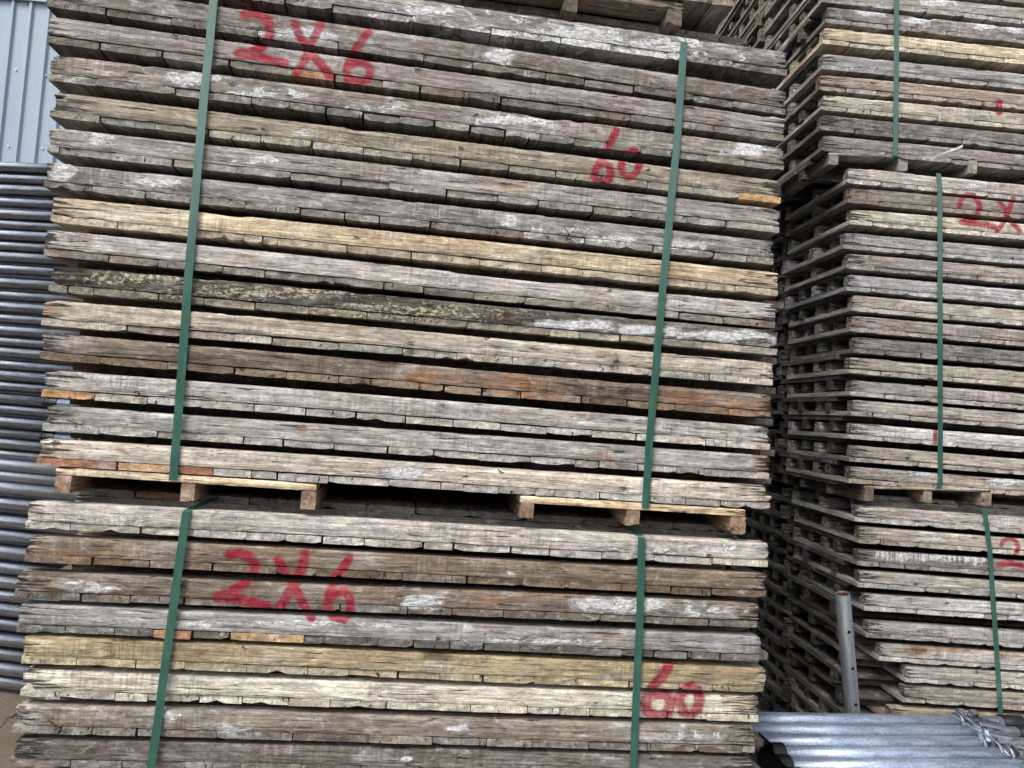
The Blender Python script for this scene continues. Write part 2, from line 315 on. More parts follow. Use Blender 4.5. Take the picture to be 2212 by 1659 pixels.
# stains: kind 0 concrete, 1 rust, 2 dark, 3 lichen, 5 pale;  (u, v, ru, rv, strength, kind)
BLOBS = [
 (640, 70, 60, 10, .9, 0), (690, 78, 40, 8, .9, 0), (1075, 120, 26, 16, 1.0, 0), (1240, 85, 100, 26, .75, 0), (1380, 108, 130, 26, .6, 0), (1050, 75, 110, 16, .55, 0), (900, 30, 80, 20, .3, 0),
 (410, 170, 60, 14, .7, 0), (560, 200, 90, 10, .7, 0), (1100, 262, 80, 10, .8, 0), (800, 235, 60, 10, .5, 0), (1205, 285, 60, 12, .4, 0), (1620, 322, 34, 18, .9, 0), (660, 285, 25, 8, .6, 0),
 (220, 300, 40, 14, .6, 0), (560, 345, 50, 10, .7, 0), (330, 395, 60, 12, .55, 0), (135, 372, 26, 20, .9, 0), (1103, 480, 20, 10, 1.0, 0), (1200, 497, 80, 10, .6, 0), (1330, 517, 60, 7, 1.1, 0), (1470, 530, 50, 10, .8, 0),
 (1060, 388, 40, 14, .9, 1), (1130, 402, 60, 12, .8, 1), (950, 520, 180, 20, .55, 1), (1440, 590, 50, 20, .6, 1), (130, 450, 14, 12, .5, 1), (105, 660, 20, 18, .9, 1),
 (270, 610, 190, 18, .9, 2), (560, 640, 360, 20, .85, 2), (900, 690, 300, 20, .8, 2), (300, 600, 200, 16, 1.0, 3), (560, 632, 250, 16, 1.0, 3), (850, 675, 280, 20, .95, 3),
 (1240, 702, 95, 9, 1.25, 0), (1390, 712, 80, 10, 1.15, 0), (1560, 726, 110, 12, 1.15, 0), (1150, 690, 100, 10, .5, 2), (1640, 740, 60, 14, .5, 0),
 (700, 560, 100, 14, .5, 5), (1150, 610, 300, 14, .9, 5), (1500, 650, 150, 20, .9, 5), (520, 560, 40, 10, .4, 1),
 (885, 745, 9, 24, 1.4, 2), (1332, 785, 7, 20, 1.3, 2), (1550, 800, 70, 14, .3, 0),
 (910, 818, 45, 13, 1.2, 1), (1100, 830, 65, 20, 1.25, 1), (985, 822, 25, 12, .9, 1), (1480, 858, 50, 16, .9, 1), (1150, 850, 60, 12, .9, 1), (420, 780, 330, 20, .6, 2), (1340, 850, 90, 18, .8, 2), (1610, 880, 60, 24, .9, 1), (1190, 845, 30, 10, .7, 2),
 (957, 883, 10, 14, 1.0, 2), (790, 825, 16, 10, 1.2, 2), (886, 828, 12, 10, 1.1, 2), (135, 895, 30, 14, .9, 2), (165, 912, 40, 6, 1.2, 2), (740, 880, 200, 16, .4, 5),
 (650, 925, 12, 12, 1.0, 1), (1300, 988, 60, 10, .7, 1), (880, 1022, 50, 14, 1.0, 0), (1060, 975, 60, 8, .4, 0), (1350, 1065, 200, 16, .7, 5), (700, 990, 300, 14, .7, 5), (1650, 1000, 24, 40, .8, 1), (1655, 1080, 18, 18, 1.0, 1),
 (270, 1015, 40, 16, .0, 5), (320, 1120, 200, 14, .3, 0), (900, 1135, 260, 14, .35, 0), (1450, 1185, 200, 14, .4, 0), (560, 1185, 200, 22, .0, 2),
 (230, 1200, 150, 14, .5, 1), (1110, 1240, 60, 6, .5, 0), (180, 1262, 60, 8, .7, 0), (215, 1275, 50, 7, .8, 0), (905, 1300, 48, 16, 1.05, 0), (1350, 1308, 90, 18, .95, 0), (1270, 1305, 50, 14, .8, 0), (1095, 1295, 60, 8, .6, 1), (1500, 1320, 120, 14, .6, 0), (1230, 1275, 200, 8, .4, 1),
 (650, 1345, 130, 6, .9, 0), (1010, 1358, 10, 8, 1.5, 0), (420, 1350, 60, 8, .6, 0), (1150, 1385, 150, 6, .8, 0), (800, 1350, 60, 6, .7, 0),
 (420, 1392, 180, 16, .5, 2), (940, 1415, 28, 12, .8, 2), (1540, 1460, 110, 14, .5, 2), (500, 1460, 400, 16, .8, 5), (950, 1490, 300, 14, .8, 5), (1600, 1520, 30, 14, .6, 1),
 (60, 1550, 30, 26, 1.1, 5), (380, 1545, 60, 8, .6, 0), (495, 1575, 30, 10, .7, 0), (985, 1575, 28, 12, .7, 0), (1480, 1590, 80, 12, .6, 0), (880, 1640, 12, 5, 1.4, 0), (230, 1610, 120, 20, .7, 2),
 (1815, 30, 60, 14, .8, 2), (1880, 25, 30, 10, .8, 0), (1975, 45, 30, 6, .9, 0), (2130, 55, 20, 8, 1.3, 0), (2025, 3, 30, 8, 1.2, 0), (2200, 62, 40, 12, .5, 0),
 (2110, 228, 20, 10, 1.1, 2), (2150, 225, 300, 12, .2, 3), (1905, 330, 200, 10, .3, 5), (2100, 402, 30, 8, .6, 0), (1850, 415, 24, 10, .9, 1), (1880, 505, 40, 8, .9, 2), (2180, 815, 60, 6, .5, 3), (2060, 900, 26, 10, .4, 2),
 (1960, 855, 80, 8, .6, 2), (1990, 1020, 60, 10, .7, 0), (2130, 1025, 90, 12, .6, 1), (2170, 1040, 30, 8, .9, 0), (1830, 950, 80, 12, .2, 5), (1970, 1020, 20, 10, .7, 2),
 (1840, 1200, 30, 12, .8, 2), (1985, 1405, 28, 8, 1.3, 1), (2080, 1403, 60, 6, .9, 1), (2180, 1410, 30, 10, .9, 1), (1950, 1103, 20, 5, 1.0, 3), (2010, 1165, 40, 6, .9, 0),
 (2150, 1540, 90, 10, 1.0, 1),
]
_r = random.Random(3)
for _k in range(46):
    _u = 1893 + _k * 5.2 + _r.uniform(-1.5, 1.5)
    BLOBS.append((_u, 1199 + (_u - 1893) * .03 + _r.uniform(-2, 3), _r.uniform(1.2, 2.2), _r.uniform(6, 11), _r.uniform(.9, 1.8), 0))
def blobs_at(u, v):
    ma = np.zeros((len(u), 3)); mb = np.zeros((len(u), 3))
    for bu, bv, ru, rv, s, k in BLOBS:
        d = ((u - bu) / ru) ** 2 + ((v - bv) / rv) ** 2
        m = d < 4
        if m.any():
            val = s * np.exp(-d[m] ** 1.5 * .7); tgt = ma if k < 3 else mb; kk = k if k < 3 else k - 3
            tgt[m, kk] = np.maximum(tgt[m, kk], val)
    return ma, mb

# ------------------------------------------------------------------ the timber panels
BH, BT, BD, PD = .0440, .0180, .046, .61           # bearer height, board thickness, bearer depth, panel depth
def bearer_mesh(L, h, d, seed, dx=.006, nz=8, mtx=None, x0=0.0, y0=0.0, z0=0.0, rag=1.0, name='bearer'):
    """a worn beam along x; with mtx its stains and spray paint are read off at their place on the stack front"""
    n = max(6, int(L / dx)); s = np.linspace(0, 1, n + 1); X = x0 + s * L
    prof = [(0.0013 if k in (0, nz) else (.0003 if k in (1, nz - 1) else 0), k / nz * h, 1) for k in range(nz + 1)]
    prof += [(d * .35, h, 2), (d - .003, h, 2), (d, h - .003, 0), (d, .003, 0), (d - .003, 0, 3), (d * .35, 0, 3)]
    m = len(prof); V = np.zeros((n + 1, m, 3))
    top = np.clip(vn1(X * 14, seed) - .84, 0, 1) * .018 * rag + vn1(X * 110, seed + 1) * .0009 + np.clip(vn1(X * 5, seed + 5) - .9, 0, 1) * .05
    bot = np.clip(vn1(X * 26, seed + 2) - .84, 0, 1) * .012 + vn1(X * 90, seed + 3) * .0007
    sag = (vn1(X * 1.7, seed + 4) - .5) * .0035
    for k, (y, z, ty) in enumerate(prof):
        yy = y + (vn2(X * 40, z * 160, seed + 7) - .5) * .0014 + (vn1(X * 3, seed + 8) - .5) * .003
        zz = np.full(n + 1, z)
        tz = z / h
        if ty == 1: zz = zz - top * max(0, (tz - .6) / .4) + bot * max(0, (.25 - tz) / .25); yy = yy + top * (.5 if k == nz else (.18 if k == nz - 1 else 0))
        if ty == 2: zz = zz - top * .25
        V[:, k, 0] = X; V[:, k, 1] = yy; V[:, k, 2] = zz + sag
        for side in (0, 1):
            e = (float(vn1(z * 150 + y * 60, seed + 20 + side)) ** 2) * .006 * rag + float(vn1(z * 45, seed + 30 + side)) * .006 * rag + (max(0, float(vn1(z * 90, seed + 33 + side)) - .75) * .07 * rag if rag > .9 else 0)
            dist = (X - x0) if side == 0 else (x0 + L - X)
            wgt = np.clip(1 - dist / .05, 0, 1) ** 2
            V[:, k, 0] += e * wgt * (1 if side == 0 else -1)
            V[:, k, 1] += (e * .25) * wgt * (1 if ty == 1 else 0)
            V[:, k, 2] += wgt ** 3 * .002 * rag * (-1 if tz > .9 else (1 if tz < .1 else 0))
    V[..., 1] += y0; V[..., 2] += z0
    P = V.reshape(-1, 3); Fc = []
    idx = np.arange((n + 1) * m).reshape(n + 1, m); k2 = (np.arange(m) + 1) % m
    a = idx[:-1, :]; b = idx[1:, :]; Fc = np.stack([a, b, b[:, k2], a[:, k2]], -1).reshape(-1, 4).tolist()
    ce = [P[idx[0]].mean(0), P[idx[-1]].mean(0)]; N0 = len(P); P = np.vstack([P, ce])
    Fc += [(int(idx[0, k]), int(idx[0, (k + 1) % m]), N0) for k in range(m)] + [(int(idx[-1, (k + 1) % m]), int(idx[-1, k]), N0 + 1) for k in range(m)]
    ex = np.minimum(P[:, 0] - x0, x0 + L - P[:, 0]); wear = np.clip(1 - ex / (.05 + .10 * vn1([seed * 3.3], 2)[0]), 0, 1) * (.55 + .45 * rag)
    attrs = {}
    if mtx is not None:
        W = (np.c_[P, np.ones(len(P))] @ np.array(mtx).T)[:, :3]
        u, v = to_px(W); ma, mb = blobs_at(u, v); mb[:, 1] = wear
        attrs['ma'] = ('FLOAT_VECTOR', ma)
        front = P[:, 1] - y0 < d * .5
        if stroke_near(u.min(), u.max(), v.min(), v.max()): attrs['paint'] = ('FLOAT', paint_at(u, v) * front)
    else:
        mb = np.zeros((len(P), 3)); mb[:, 1] = wear
    attrs['mb'] = ('FLOAT_VECTOR', mb)
    me = mesh(name, P, Fc, BEARER, False, attrs); return me

def board_mesh(wd, t, d, seed, fine=False, mtx=None, rough_end=1.0):
    r = random.Random(seed)
    nx = max(5, int(wd / (.0032 if fine else .022))); nz = 6 if fine else 2
    s = np.linspace(0, 1, nx + 1); X = s * wd; V = []; Fc = []
    cl, cr = r.uniform(0, .004) * (r.random() < .5), r.uniform(0, .006) * (r.random() < .4)
    bot = (np.clip(vn1(X * 60, seed) - .65, 0, 1) * .004 * (.1 + .9 * r.random() ** 2) + vn1(X * 200, seed + 5) * .0005) * rough_end + np.where(X < .008, cl, 0) + np.where(X > wd - .008, cr, 0)
    if r.random() < .13: bot += np.clip(1 - np.abs(X - r.uniform(.1, .9) * wd) / .02, 0, 1) * .007
    topd = np.where(X < .004, .0015, 0) + np.where(X > wd - .004, .0015, 0) + vn1(X * 50, seed + 9) * .0008
    yoff = r.uniform(-.0015, .003)
    for layer, y in ((0, 0.0), (1, .02), (2, d)):
        for k in range(nz + 1):
            for i in range(nx + 1):
                lo = bot[i] if layer == 0 else (bot[i] * .5 if layer == 1 else 0); hi = t - (topd[i] if layer == 0 else 0)
                yy = y + (yoff + .0015 * float(vn2(X[i] * 90, k / nz * 2, seed + 3)) if layer == 0 else 0)
                V.append((X[i], yy, lo + (hi - lo) * k / nz))
    R = (nx + 1) * (nz + 1); I = lambda l, k, i: l * R + k * (nx + 1) + i
    for k in range(nz):
        for i in range(nx):
            Fc.append((I(0, k, i), I(0, k, i + 1), I(0, k + 1, i + 1), I(0, k + 1, i)))
    for l in (0, 1):
        for i in range(nx):
            Fc.append((I(l, 0, i), I(l + 1, 0, i), I(l + 1, 0, i + 1), I(l, 0, i + 1)))
            Fc.append((I(l, nz, i), I(l, nz, i + 1), I(l + 1, nz, i + 1), I(l + 1, nz, i)))
        for k in range(nz):
            Fc.append((I(l, k, 0), I(l, k + 1, 0), I(l + 1, k + 1, 0), I(l + 1, k, 0)))
            Fc.append((I(l, k, nx), I(l + 1, k, nx), I(l + 1, k + 1, nx), I(l, k + 1, nx)))
    Fc.append(tuple([I(2, 0, 0), I(2, nz, 0), I(2, nz, nx), I(2, 0, nx)]))
    V = np.array(V); attrs = None
    if mtx is not None:
        W = (np.c_[V, np.ones(len(V))] @ np.array(mtx).T)[:, :3]; u, v = to_px(W); ma, mb = blobs_at(u, v)
        attrs = {'ma': ('FLOAT_VECTOR', ma), 'mb': ('FLOAT_VECTOR', mb)}
        if fine: attrs['paint'] = ('FLOAT', paint_at(u, v) * (V[:, 1] < .01))
    return mesh('board', V, Fc, BOARD, False, attrs)

_cache = {}; LAST = [None]
def shared_board(wd, r):
    key = (round(wd / .004), r.randrange(3))
    if key not in _cache: _cache[key] = board_mesh(key[0] * .004 - .001, BT, PD, 100 + key[0] * 7 + key[1])
    return _cache[key]
def shared_bearer(tag, L):
    key = (tag, round(L, 3))
    if key not in _cache: _cache[key] = bearer_mesh(L, BH, BD, 40 + tag, .03, 2, rag=.4)
    return _cache[key]
def tinted(o, rgb, r, var=.12, conc=.3):
    k = 1 + r.uniform(-var, var); q = r.uniform(-.03, .03)
    m_ = sum(rgb) / 3; rgb = [(c * .72 + m_ * .28) * 1.30 * f_ for c, f_ in zip(rgb, (1.005, .998, .978))]
    o.color = (rgb[0] * k * (1 + q), rgb[1] * k, rgb[2] * k * (1 - q), conc); return o

def panel(mtx, L, label, group, tint, seed, conc=.3, joints=None, special=None, btint=None, detail=2, rag=1.0, cat='panel', painted=True, dx=None, short=0.0):
    """bearers on top, boards beneath them; origin at the left front bottom corner"""
    r = random.Random(seed); o = empty('timber_panel', mtx); setp(o, label, cat, group); LAST[0] = o
    me = bearer_mesh(L, BH, BD, seed, dx or (.006, .012, .006)[detail] , 8 if detail else 4, mtx, z0=BT + .0006, rag=rag)
    tinted(link('bearer', me, o), tint, r, 0, conc)
    for q, y in enumerate((PD * .5 - BD * .5, PD - BD)):
        b = link('bearer', shared_bearer(q, 1.83), o, (0, y, BT + .0004)); b.scale = (L / 1.83, 1, 1); tinted(b, tint, r, .2, .2)
    if joints is None:
        joints = []; x = r.uniform(.09, .15)
        while x < L - .06: joints.append(x); x += r.choice((.148, .15, .147, .145, .125, .1, .15, .15)) + r.uniform(-.004, .004)
    bt = btint or tint; xs = [0.0] + list(joints) + [L - short]
    for i, (a, b_) in enumerate(zip(xs[:-1], xs[1:])):
        wd = b_ - a - r.choice((.0012, .0016, .002, .0024, .0035, .0055)); z = -r.choice((0, 0, 0, 0, .0003, .0008, .002))
        if wd < .012: continue
        bm = Matrix(mtx) @ Matrix.Translation((a, 0, z)); u, v = to_px(np.array(bm.translation)); u2, v2 = to_px(np.array((bm @ Vector((wd, 0, BT)))))
        fine = painted and stroke_near(u, u2, min(v, v2) - 8, max(v, v2) + 8)
        if fine: bme = board_mesh(wd, BT, PD, seed * 31 + i, True, bm)
        elif detail == 2: bme = board_mesh(wd, BT, PD, seed * 31 + i, False, bm)
        else: bme = shared_board(wd, r)
        bo = link('board', bme, o, (a, r.uniform(-.001, .002), z))
        sp = (special or {}).get(i)
        if sp: tinted(bo, lin(*sp), r, .03, 0.0); bo['label'] = 'newer unweathered board end'; bo.location.y -= .002
        else: tinted(bo, bt, r, .24, conc * .8)
    return o

def deck_mesh(L, seed):        # the boards of a panel of which only edges show, one joined part
    r = random.Random(seed); mb_ = MB(); x = 0
    while x < L - .03:
        wd = min(r.choice((.148, .15, .125)), L - x); mb_.box((x, r.uniform(0, .006), r.uniform(-.001, .001)), (x + wd - .0015, PD - r.uniform(0, .004), BT)); x += wd
    return mb_.mesh('boards', BOARD)
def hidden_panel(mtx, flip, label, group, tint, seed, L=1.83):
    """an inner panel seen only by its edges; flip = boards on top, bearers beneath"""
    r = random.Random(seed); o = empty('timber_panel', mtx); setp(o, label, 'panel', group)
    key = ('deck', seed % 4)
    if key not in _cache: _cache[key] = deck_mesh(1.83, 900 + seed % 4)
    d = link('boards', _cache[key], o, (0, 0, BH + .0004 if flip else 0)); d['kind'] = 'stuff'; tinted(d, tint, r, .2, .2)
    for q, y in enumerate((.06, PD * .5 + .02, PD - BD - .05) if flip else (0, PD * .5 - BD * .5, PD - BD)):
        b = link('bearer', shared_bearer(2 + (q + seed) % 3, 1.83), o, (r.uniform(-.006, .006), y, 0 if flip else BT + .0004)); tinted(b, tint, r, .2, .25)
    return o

def row_matrix(u1, v1, u2, v2, p0, n, yaw, yoff=0.0):
    A = at_plane(u1, v1, p0, n); B = at_plane(u2, v2, p0, n)
    L = math.hypot(*(B - A)[:2]); tilt = math.atan2(B[2] - A[2], L)
    m = Matrix.Translation(Vector(A)) @ Matrix.Rotation(yaw, 4, 'Z') @ Matrix.Rotation(-tilt, 4, 'Y') @ Matrix.Translation((0, yoff, -(BT + BH)))
    return m, math.hypot(L, B[2] - A[2])

# ---------------- front stack: rows measured as (left u, v, right u, v) of the top edge, tint, concrete, joints
N0, P00 = np.array([0, 1.0, 0]), (0, 0, 0)
Gr = 'panels of the big front stack, upper bundle'; Gl = 'panels of the big front stack, lower bundle'
ROWS = [
 (100, -120, 1705, 115, (128, 123, 117), .85, [218, 340, 480, 618, 719, 890.7, 1062, 1212, 1319, 1443, 1582], {}, None, 1.2, 'topmost panel of the big front stack, crusted with white concrete flakes', Gr),
 (106, -41, 1701, 199, (120, 110, 101), .5, [232, 372, 558, 732, 915.6, 1022, 1179, 1264, 1371.6, 1498.7, 1584.7], {}, (112, 104, 92), 1.0, 'dull brown grey panel with the top half of the upper red 2X6 sprayed on it', Gr),
 (105, 36, 1698.7, 256, (148, 140, 137), .05, [217, 353, 497, 631, 725, 826.6, 909.6, 1003, 1084.6, 1206.6, 1295.6, 1364, 1455, 1544, 1619.7], {4: (150, 105, 70)}, (120, 113, 100), .5, 'smooth pinkish grey panel with the bottom half of the upper red 2X6', Gr),
 (110, 117, 1697.4, 320.7, (136, 125, 114), .6, [209, 296, 380, 461.6, 544, 625.6, 706.6, 786.6, 864, 940, 1017, 1093, 1167, 1240.6, 1312, 1384.6, 1454, 1524.7, 1610.7], {}, (128, 123, 112), 1.2, 'brownish panel with white smears whose narrow boards lie just below the upper 2X6', Gr),
 (112, 197, 1690.7, 390.7, (148, 139, 120), .25, [217, 335, 451.6, 564, 675.6, 785, 892, 996.6, 1100.6, 1202, 1301, 1399.6, 1498, 1595.4], {14: (172, 132, 75)}, (148, 142, 124), 1.4, 'yellowish grey panel with the red 60 and a fresh yellow board at its right end', Gr),
 (105, 273, 1688, 454, (152, 144, 134), .45, [128, 243, 375.6, 512, 629, 736.6, 840.6, 966.6, 1075.6, 1164, 1283, 1365.6, 1484.7, 1571], {}, (142, 138, 128), 1.0, 'grey beige panel with an orange rust patch, just under the red 60', Gr),
 (100, 349, 1674.7, 522.7, (132, 127, 122), .55, [201.6, 315, 430, 530, 650, 745.6, 820.6, 931.6, 1059, 1130.6, 1263, 1412, 1543, 1610], {}, (125, 121, 113), 1.2, 'dark grey panel with a white crust at its left end, directly above the tan panel', Gr),
 (113, 423, 1684.7, 590, (184, 163, 128), .15, [190, 255, 413, 526.6, 568, 600, 749.6, 889.6, 1037, 1170, 1249, 1380.6, 1491, 1589.7], {}, (165, 150, 122), .8, 'tan yellow panel, the warmest coloured one halfway up the upper bundle', Gr),
 (100, 496, 1677.4, 659, (163, 158, 152), .3, [237, 342.6, 481.6, 573, 723, 830.6, 916.6, 1024.6, 1134.6, 1237, 1350.6, 1468, 1563], {}, (120, 112, 98), .8, 'pale grey panel between the tan panel and the lichen spotted one', Gr),
 (110, 573, 1684, 717, (88, 82, 70), .2, [148, 202.6, 343, 440, 551.6, 666.6, 793, 895.6, 1009, 1098, 1189, 1252, 1342, 1429, 1518, 1601], {}, (140, 133, 116), 1.3, 'blackened panel speckled with yellow lichen, rough white concrete along its right half', Gr),
 (95, 646, 1673, 783, (172, 158, 138), .2, [275, 393, 506.6, 589, 732.6, 870, 987, 1107, 1196.6, 1326.6, 1400.6, 1533], {}, (160, 152, 138), 1.2, 'light beige panel with an orange left tip, just below the lichen spotted one', Gr),
 (91, 719, 1668.7, 853, (118, 103, 88), .1, [216, 363, 509, 619, 732, 801, 905, 961, 1043, 1126, 1258, 1356, 1459, 1575], {}, (125, 105, 82), 1.2, 'dark brown panel with orange rust blotches right of the middle', Gr),
 (95, 798, 1667.4, 922.3, (158, 153, 146), .25, [204, 319, 435, 550, 661.6, 770.6, 877, 980, 1081.6, 1181.6, 1280, 1376.6, 1519, 1571], {0: (180, 128, 72)}, (165, 160, 150), 1.4, 'pale grey panel with a fresh orange board end at its lower left', Gr),
 (95, 873, 1667.4, 985, (148, 143, 136), .3, [212, 338, 430, 526.6, 613, 721.6, 839, 938, 1035, 1146.6, 1244, 1296, 1379, 1464, 1523, 1578], {}, (150, 146, 138), 1.6, 'grey panel with rotten black left end, last but one above the pine pallet slats', Gr),
 (86, 947, 1668.7, 1050, (186, 174, 160), .3, [256.6, 385, 461, 543, 601, 709, 840.6, 953, 1000.6, 1076, 1156, 1196.6, 1252, 1295.6, 1404, 1481, 1557], {0: (150, 98, 66), 1: (176, 136, 88), 2: (146, 88, 56)}, (160, 156, 150), 1.0, 'pale cream panel resting on the pine pallet slats, with new red brown boards at left', Gr),
 (60, 1083, 1662, 1174, (164, 158, 148), .4, [152.6, 306, 418, 533, 618, 698, 787, 916, 981.6, 1105.6, 1188, 1299.6, 1413, 1540], {}, (165, 160, 148), .8, 'light grey panel, first full one below the pallets between the two bundles', Gl),
 (57, 1156, 1659.7, 1241, (117, 101, 83), .15, [200.6, 323, 460.6, 598, 735, 870, 1010.6, 1129, 1220.6, 1343, 1452, 1540], {}, (100, 84, 66), 1.2, 'brown panel with the top half of the lower red 2X6', Gl),
 (32, 1235, 1644.7, 1306, (116, 99, 82), .3, [60, 175, 279, 398, 516.6, 613, 735, 881.6, 976.6, 1089, 1177, 1298, 1414, 1534.7], {}, (100, 90, 78), 1.2, 'dark brown panel with the middle of the lower 2X6 and two whitened patches', Gl),
 (40, 1306, 1645.4, 1378, (136, 131, 129), .35, [140.6, 248, 333, 416.6, 498, 657, 697, 817, 894.6, 973, 1047, 1124, 1271.6, 1344, 1415.6, 1487, 1558], {3: (176, 126, 84), 5: (182, 142, 86)}, (92, 90, 82), .7, 'grey panel with white drips and two fresh orange board ends, under the lower 2X6', Gl),
 (52, 1375, 1657.4, 1446, (152, 136, 100), .1, [167, 295, 400, 533, 665, 754, 862, 950.6, 1045.6, 1155, 1249, 1362, 1469, 1542], {}, (158, 144, 108), .6, 'olive tan panel with the tip of the lower red 6 of 60 at its right', Gl),
 (47, 1448, 1646.4, 1509, (188, 181, 160), .15, [248, 318, 430, 523, 623, 713, 835.6, 1018, 1140.6, 1210.6, 1275.6, 1446, 1531], {}, (182, 176, 156), 1.2, 'whitish cream panel carrying the loops of the lower red 60', Gl),
 (32, 1524, 1634.7, 1574, (122, 111, 98), .4, [120, 200.6, 298, 469, 633, 795.6, 934, 1052, 1149.6, 1272, 1399, 1509.7, 1604], {}, (112, 105, 94), 1.0, 'brown grey panel with a bleached left end, last full row above the bottom edge', Gl),
 (22, 1597, 1631, 1638, (104, 97, 88), .3, [152, 262, 391, 520, 650, 780, 910, 1040, 1160, 1290, 1420, 1540], {}, (110, 103, 92), 1.4, 'darkest grey cracked panel at the bottom edge of the photo', Gl),
]
front = []; FP = []
for i, (u1, v1, u2, v2, tint, conc, jts, spec, bt, rag, label, grp) in enumerate(ROWS):
    m, L = row_matrix(u1, v1, u2, v2, P00, N0, 0, rnd.uniform(-.004, .004))
    A = at_plane(u1, v1, P00, N0)
    js = []
    for j in jts:
        t = (j - u1) / (u2 - u1); vv = v1 + t * (v2 - v1) + 50
        js.append(float(at_plane(j, vv, P00, N0)[0] - A[0]))
    js = [j for j in js if .02 < j < L - .02]
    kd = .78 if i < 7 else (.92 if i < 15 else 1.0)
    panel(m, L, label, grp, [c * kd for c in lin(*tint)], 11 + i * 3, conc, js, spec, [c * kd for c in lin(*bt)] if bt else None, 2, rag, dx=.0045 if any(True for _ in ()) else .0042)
    front.append((m, L, A)); FP.append(LAST[0])
# panels below the frame, down to the ground
m8 = front[-1][0]
zt = m8.translation.z; k = 1
while zt - .0835 * k > .09:
    m = Matrix.Translation((0, rnd.uniform(-.004, .004), -.0835 * k)) @ m8
    panel(m, 1.83, 'weathered grey panel low in the front stack, beneath the cracked dark one', 'panels at the foot of the front stack', lin(128, 120, 108), 300 + k, .3, detail=1, painted=False, dx=.02); k += 1
zfoot = zt - .0835 * (k - 1)
# upside-down panels nested between the front ones
for i, (m, L, A) in enumerate(front):
    if i in (14,): continue
    mm = m @ Matrix.Translation((.045 + rnd.uniform(-.012, .02), .068 + rnd.uniform(0, .02), -(BH + BT) + BT - .0015))
    if i == 15: continue
    # flipped one sits under row i, boards directly below row i's boards
    mm = m @ Matrix.Translation((.04 + rnd.uniform(-.012, .02), .07 + rnd.uniform(0, .02), -(BH + BT) - .0006))
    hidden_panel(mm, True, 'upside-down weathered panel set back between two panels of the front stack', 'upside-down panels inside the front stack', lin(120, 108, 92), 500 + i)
# the one on top of the lower bundle: boards up, in full view under the pallets
m, L, A = front[15]
P15 = m @ Matrix.Translation((.05, .115, BT + BH - BH + .006))
def flipped_detailed(mtx, L, label, grp, tint, seed, jt=None, special=None):
    r = random.Random(seed); o = empty('timber_panel', mtx); setp(o, label, 'panel', grp)
    tinted(link('bearer', bearer_mesh(L, BH, BD, seed, .008, 6, mtx), o), tint, r, 0, .2)
    for q, y in enumerate((PD * .5, PD - BD - .02)):
        tinted(link('bearer', shared_bearer(q, 1.83), o, (0, y, 0)), tint, r, .1, .2)
    x = 0; i = 0
    while x < L - .03:
        wd = min(r.choice((.13, .15, .145, .148)), L - x); b = link('board', shared_board(wd - .001, r), o, (x, 0, BH + .0004))
        sp = (special or {}).get(i); tinted(b, lin(*sp) if sp else tint, r, .15, .2); x += wd; i += 1
    return o
flipped_detailed(P15, 1.74, 'upside-down grey panel set back under the pine pallets, board ends on top', Gl, lin(118, 110, 98), 77, special={1: (135, 98, 76)})
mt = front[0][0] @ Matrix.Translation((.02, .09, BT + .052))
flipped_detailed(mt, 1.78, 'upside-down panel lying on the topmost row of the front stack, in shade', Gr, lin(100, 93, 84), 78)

# the rows behind and the bundles above the frame, gathered and joined into one mass further down
REAR = []
for i, (m, L, A) in enumerate(front):
    for q in (1, 2, 3): REAR.append(m @ Matrix.Translation((rnd.uniform(-.03, .01), .66 * q + rnd.uniform(0, .02), 0)))
# ---------------- pallets
def px(u, v, y=0.0): return at_plane(u, v, (0, y, 0), N0)
def slat_piece(o, a, b, t, d, tint, seed, name='slat'):
    L = float(np.linalg.norm(np.array(b) - np.array(a))); ang = math.atan2(b[2] - a[2], math.hypot(b[0] - a[0], b[1] - a[1])); yw = math.atan2(b[1] - a[1], b[0] - a[0])
    s_ = link(name, bearer_mesh(L, t, d, seed, .01, 4, None, rag=.3), o); s_.matrix_basis = o.matrix_world.inverted() @ (Matrix.Translation(Vector(a)) @ Matrix.Rotation(yw, 4, 'Z') @ Matrix.Rotation(-ang, 4, 'Y'))
    s_.color = (*tint, .3); return s_
def runner_piece(o, p, w_, h_, d, tint, seed, yaw=0.0):
    """a runner whose end grain faces the front; p = top left front corner"""
    r = link('runner', board_mesh(w_, h_, d, seed, False, None, .5), o); r.matrix_basis = o.matrix_world.inverted() @ (Matrix.Translation(Vector(p) - Vector((0, 0, h_))) @ Matrix.Rotation(yaw, 4, 'Z'))
    r.color = (*tint, .05); return r
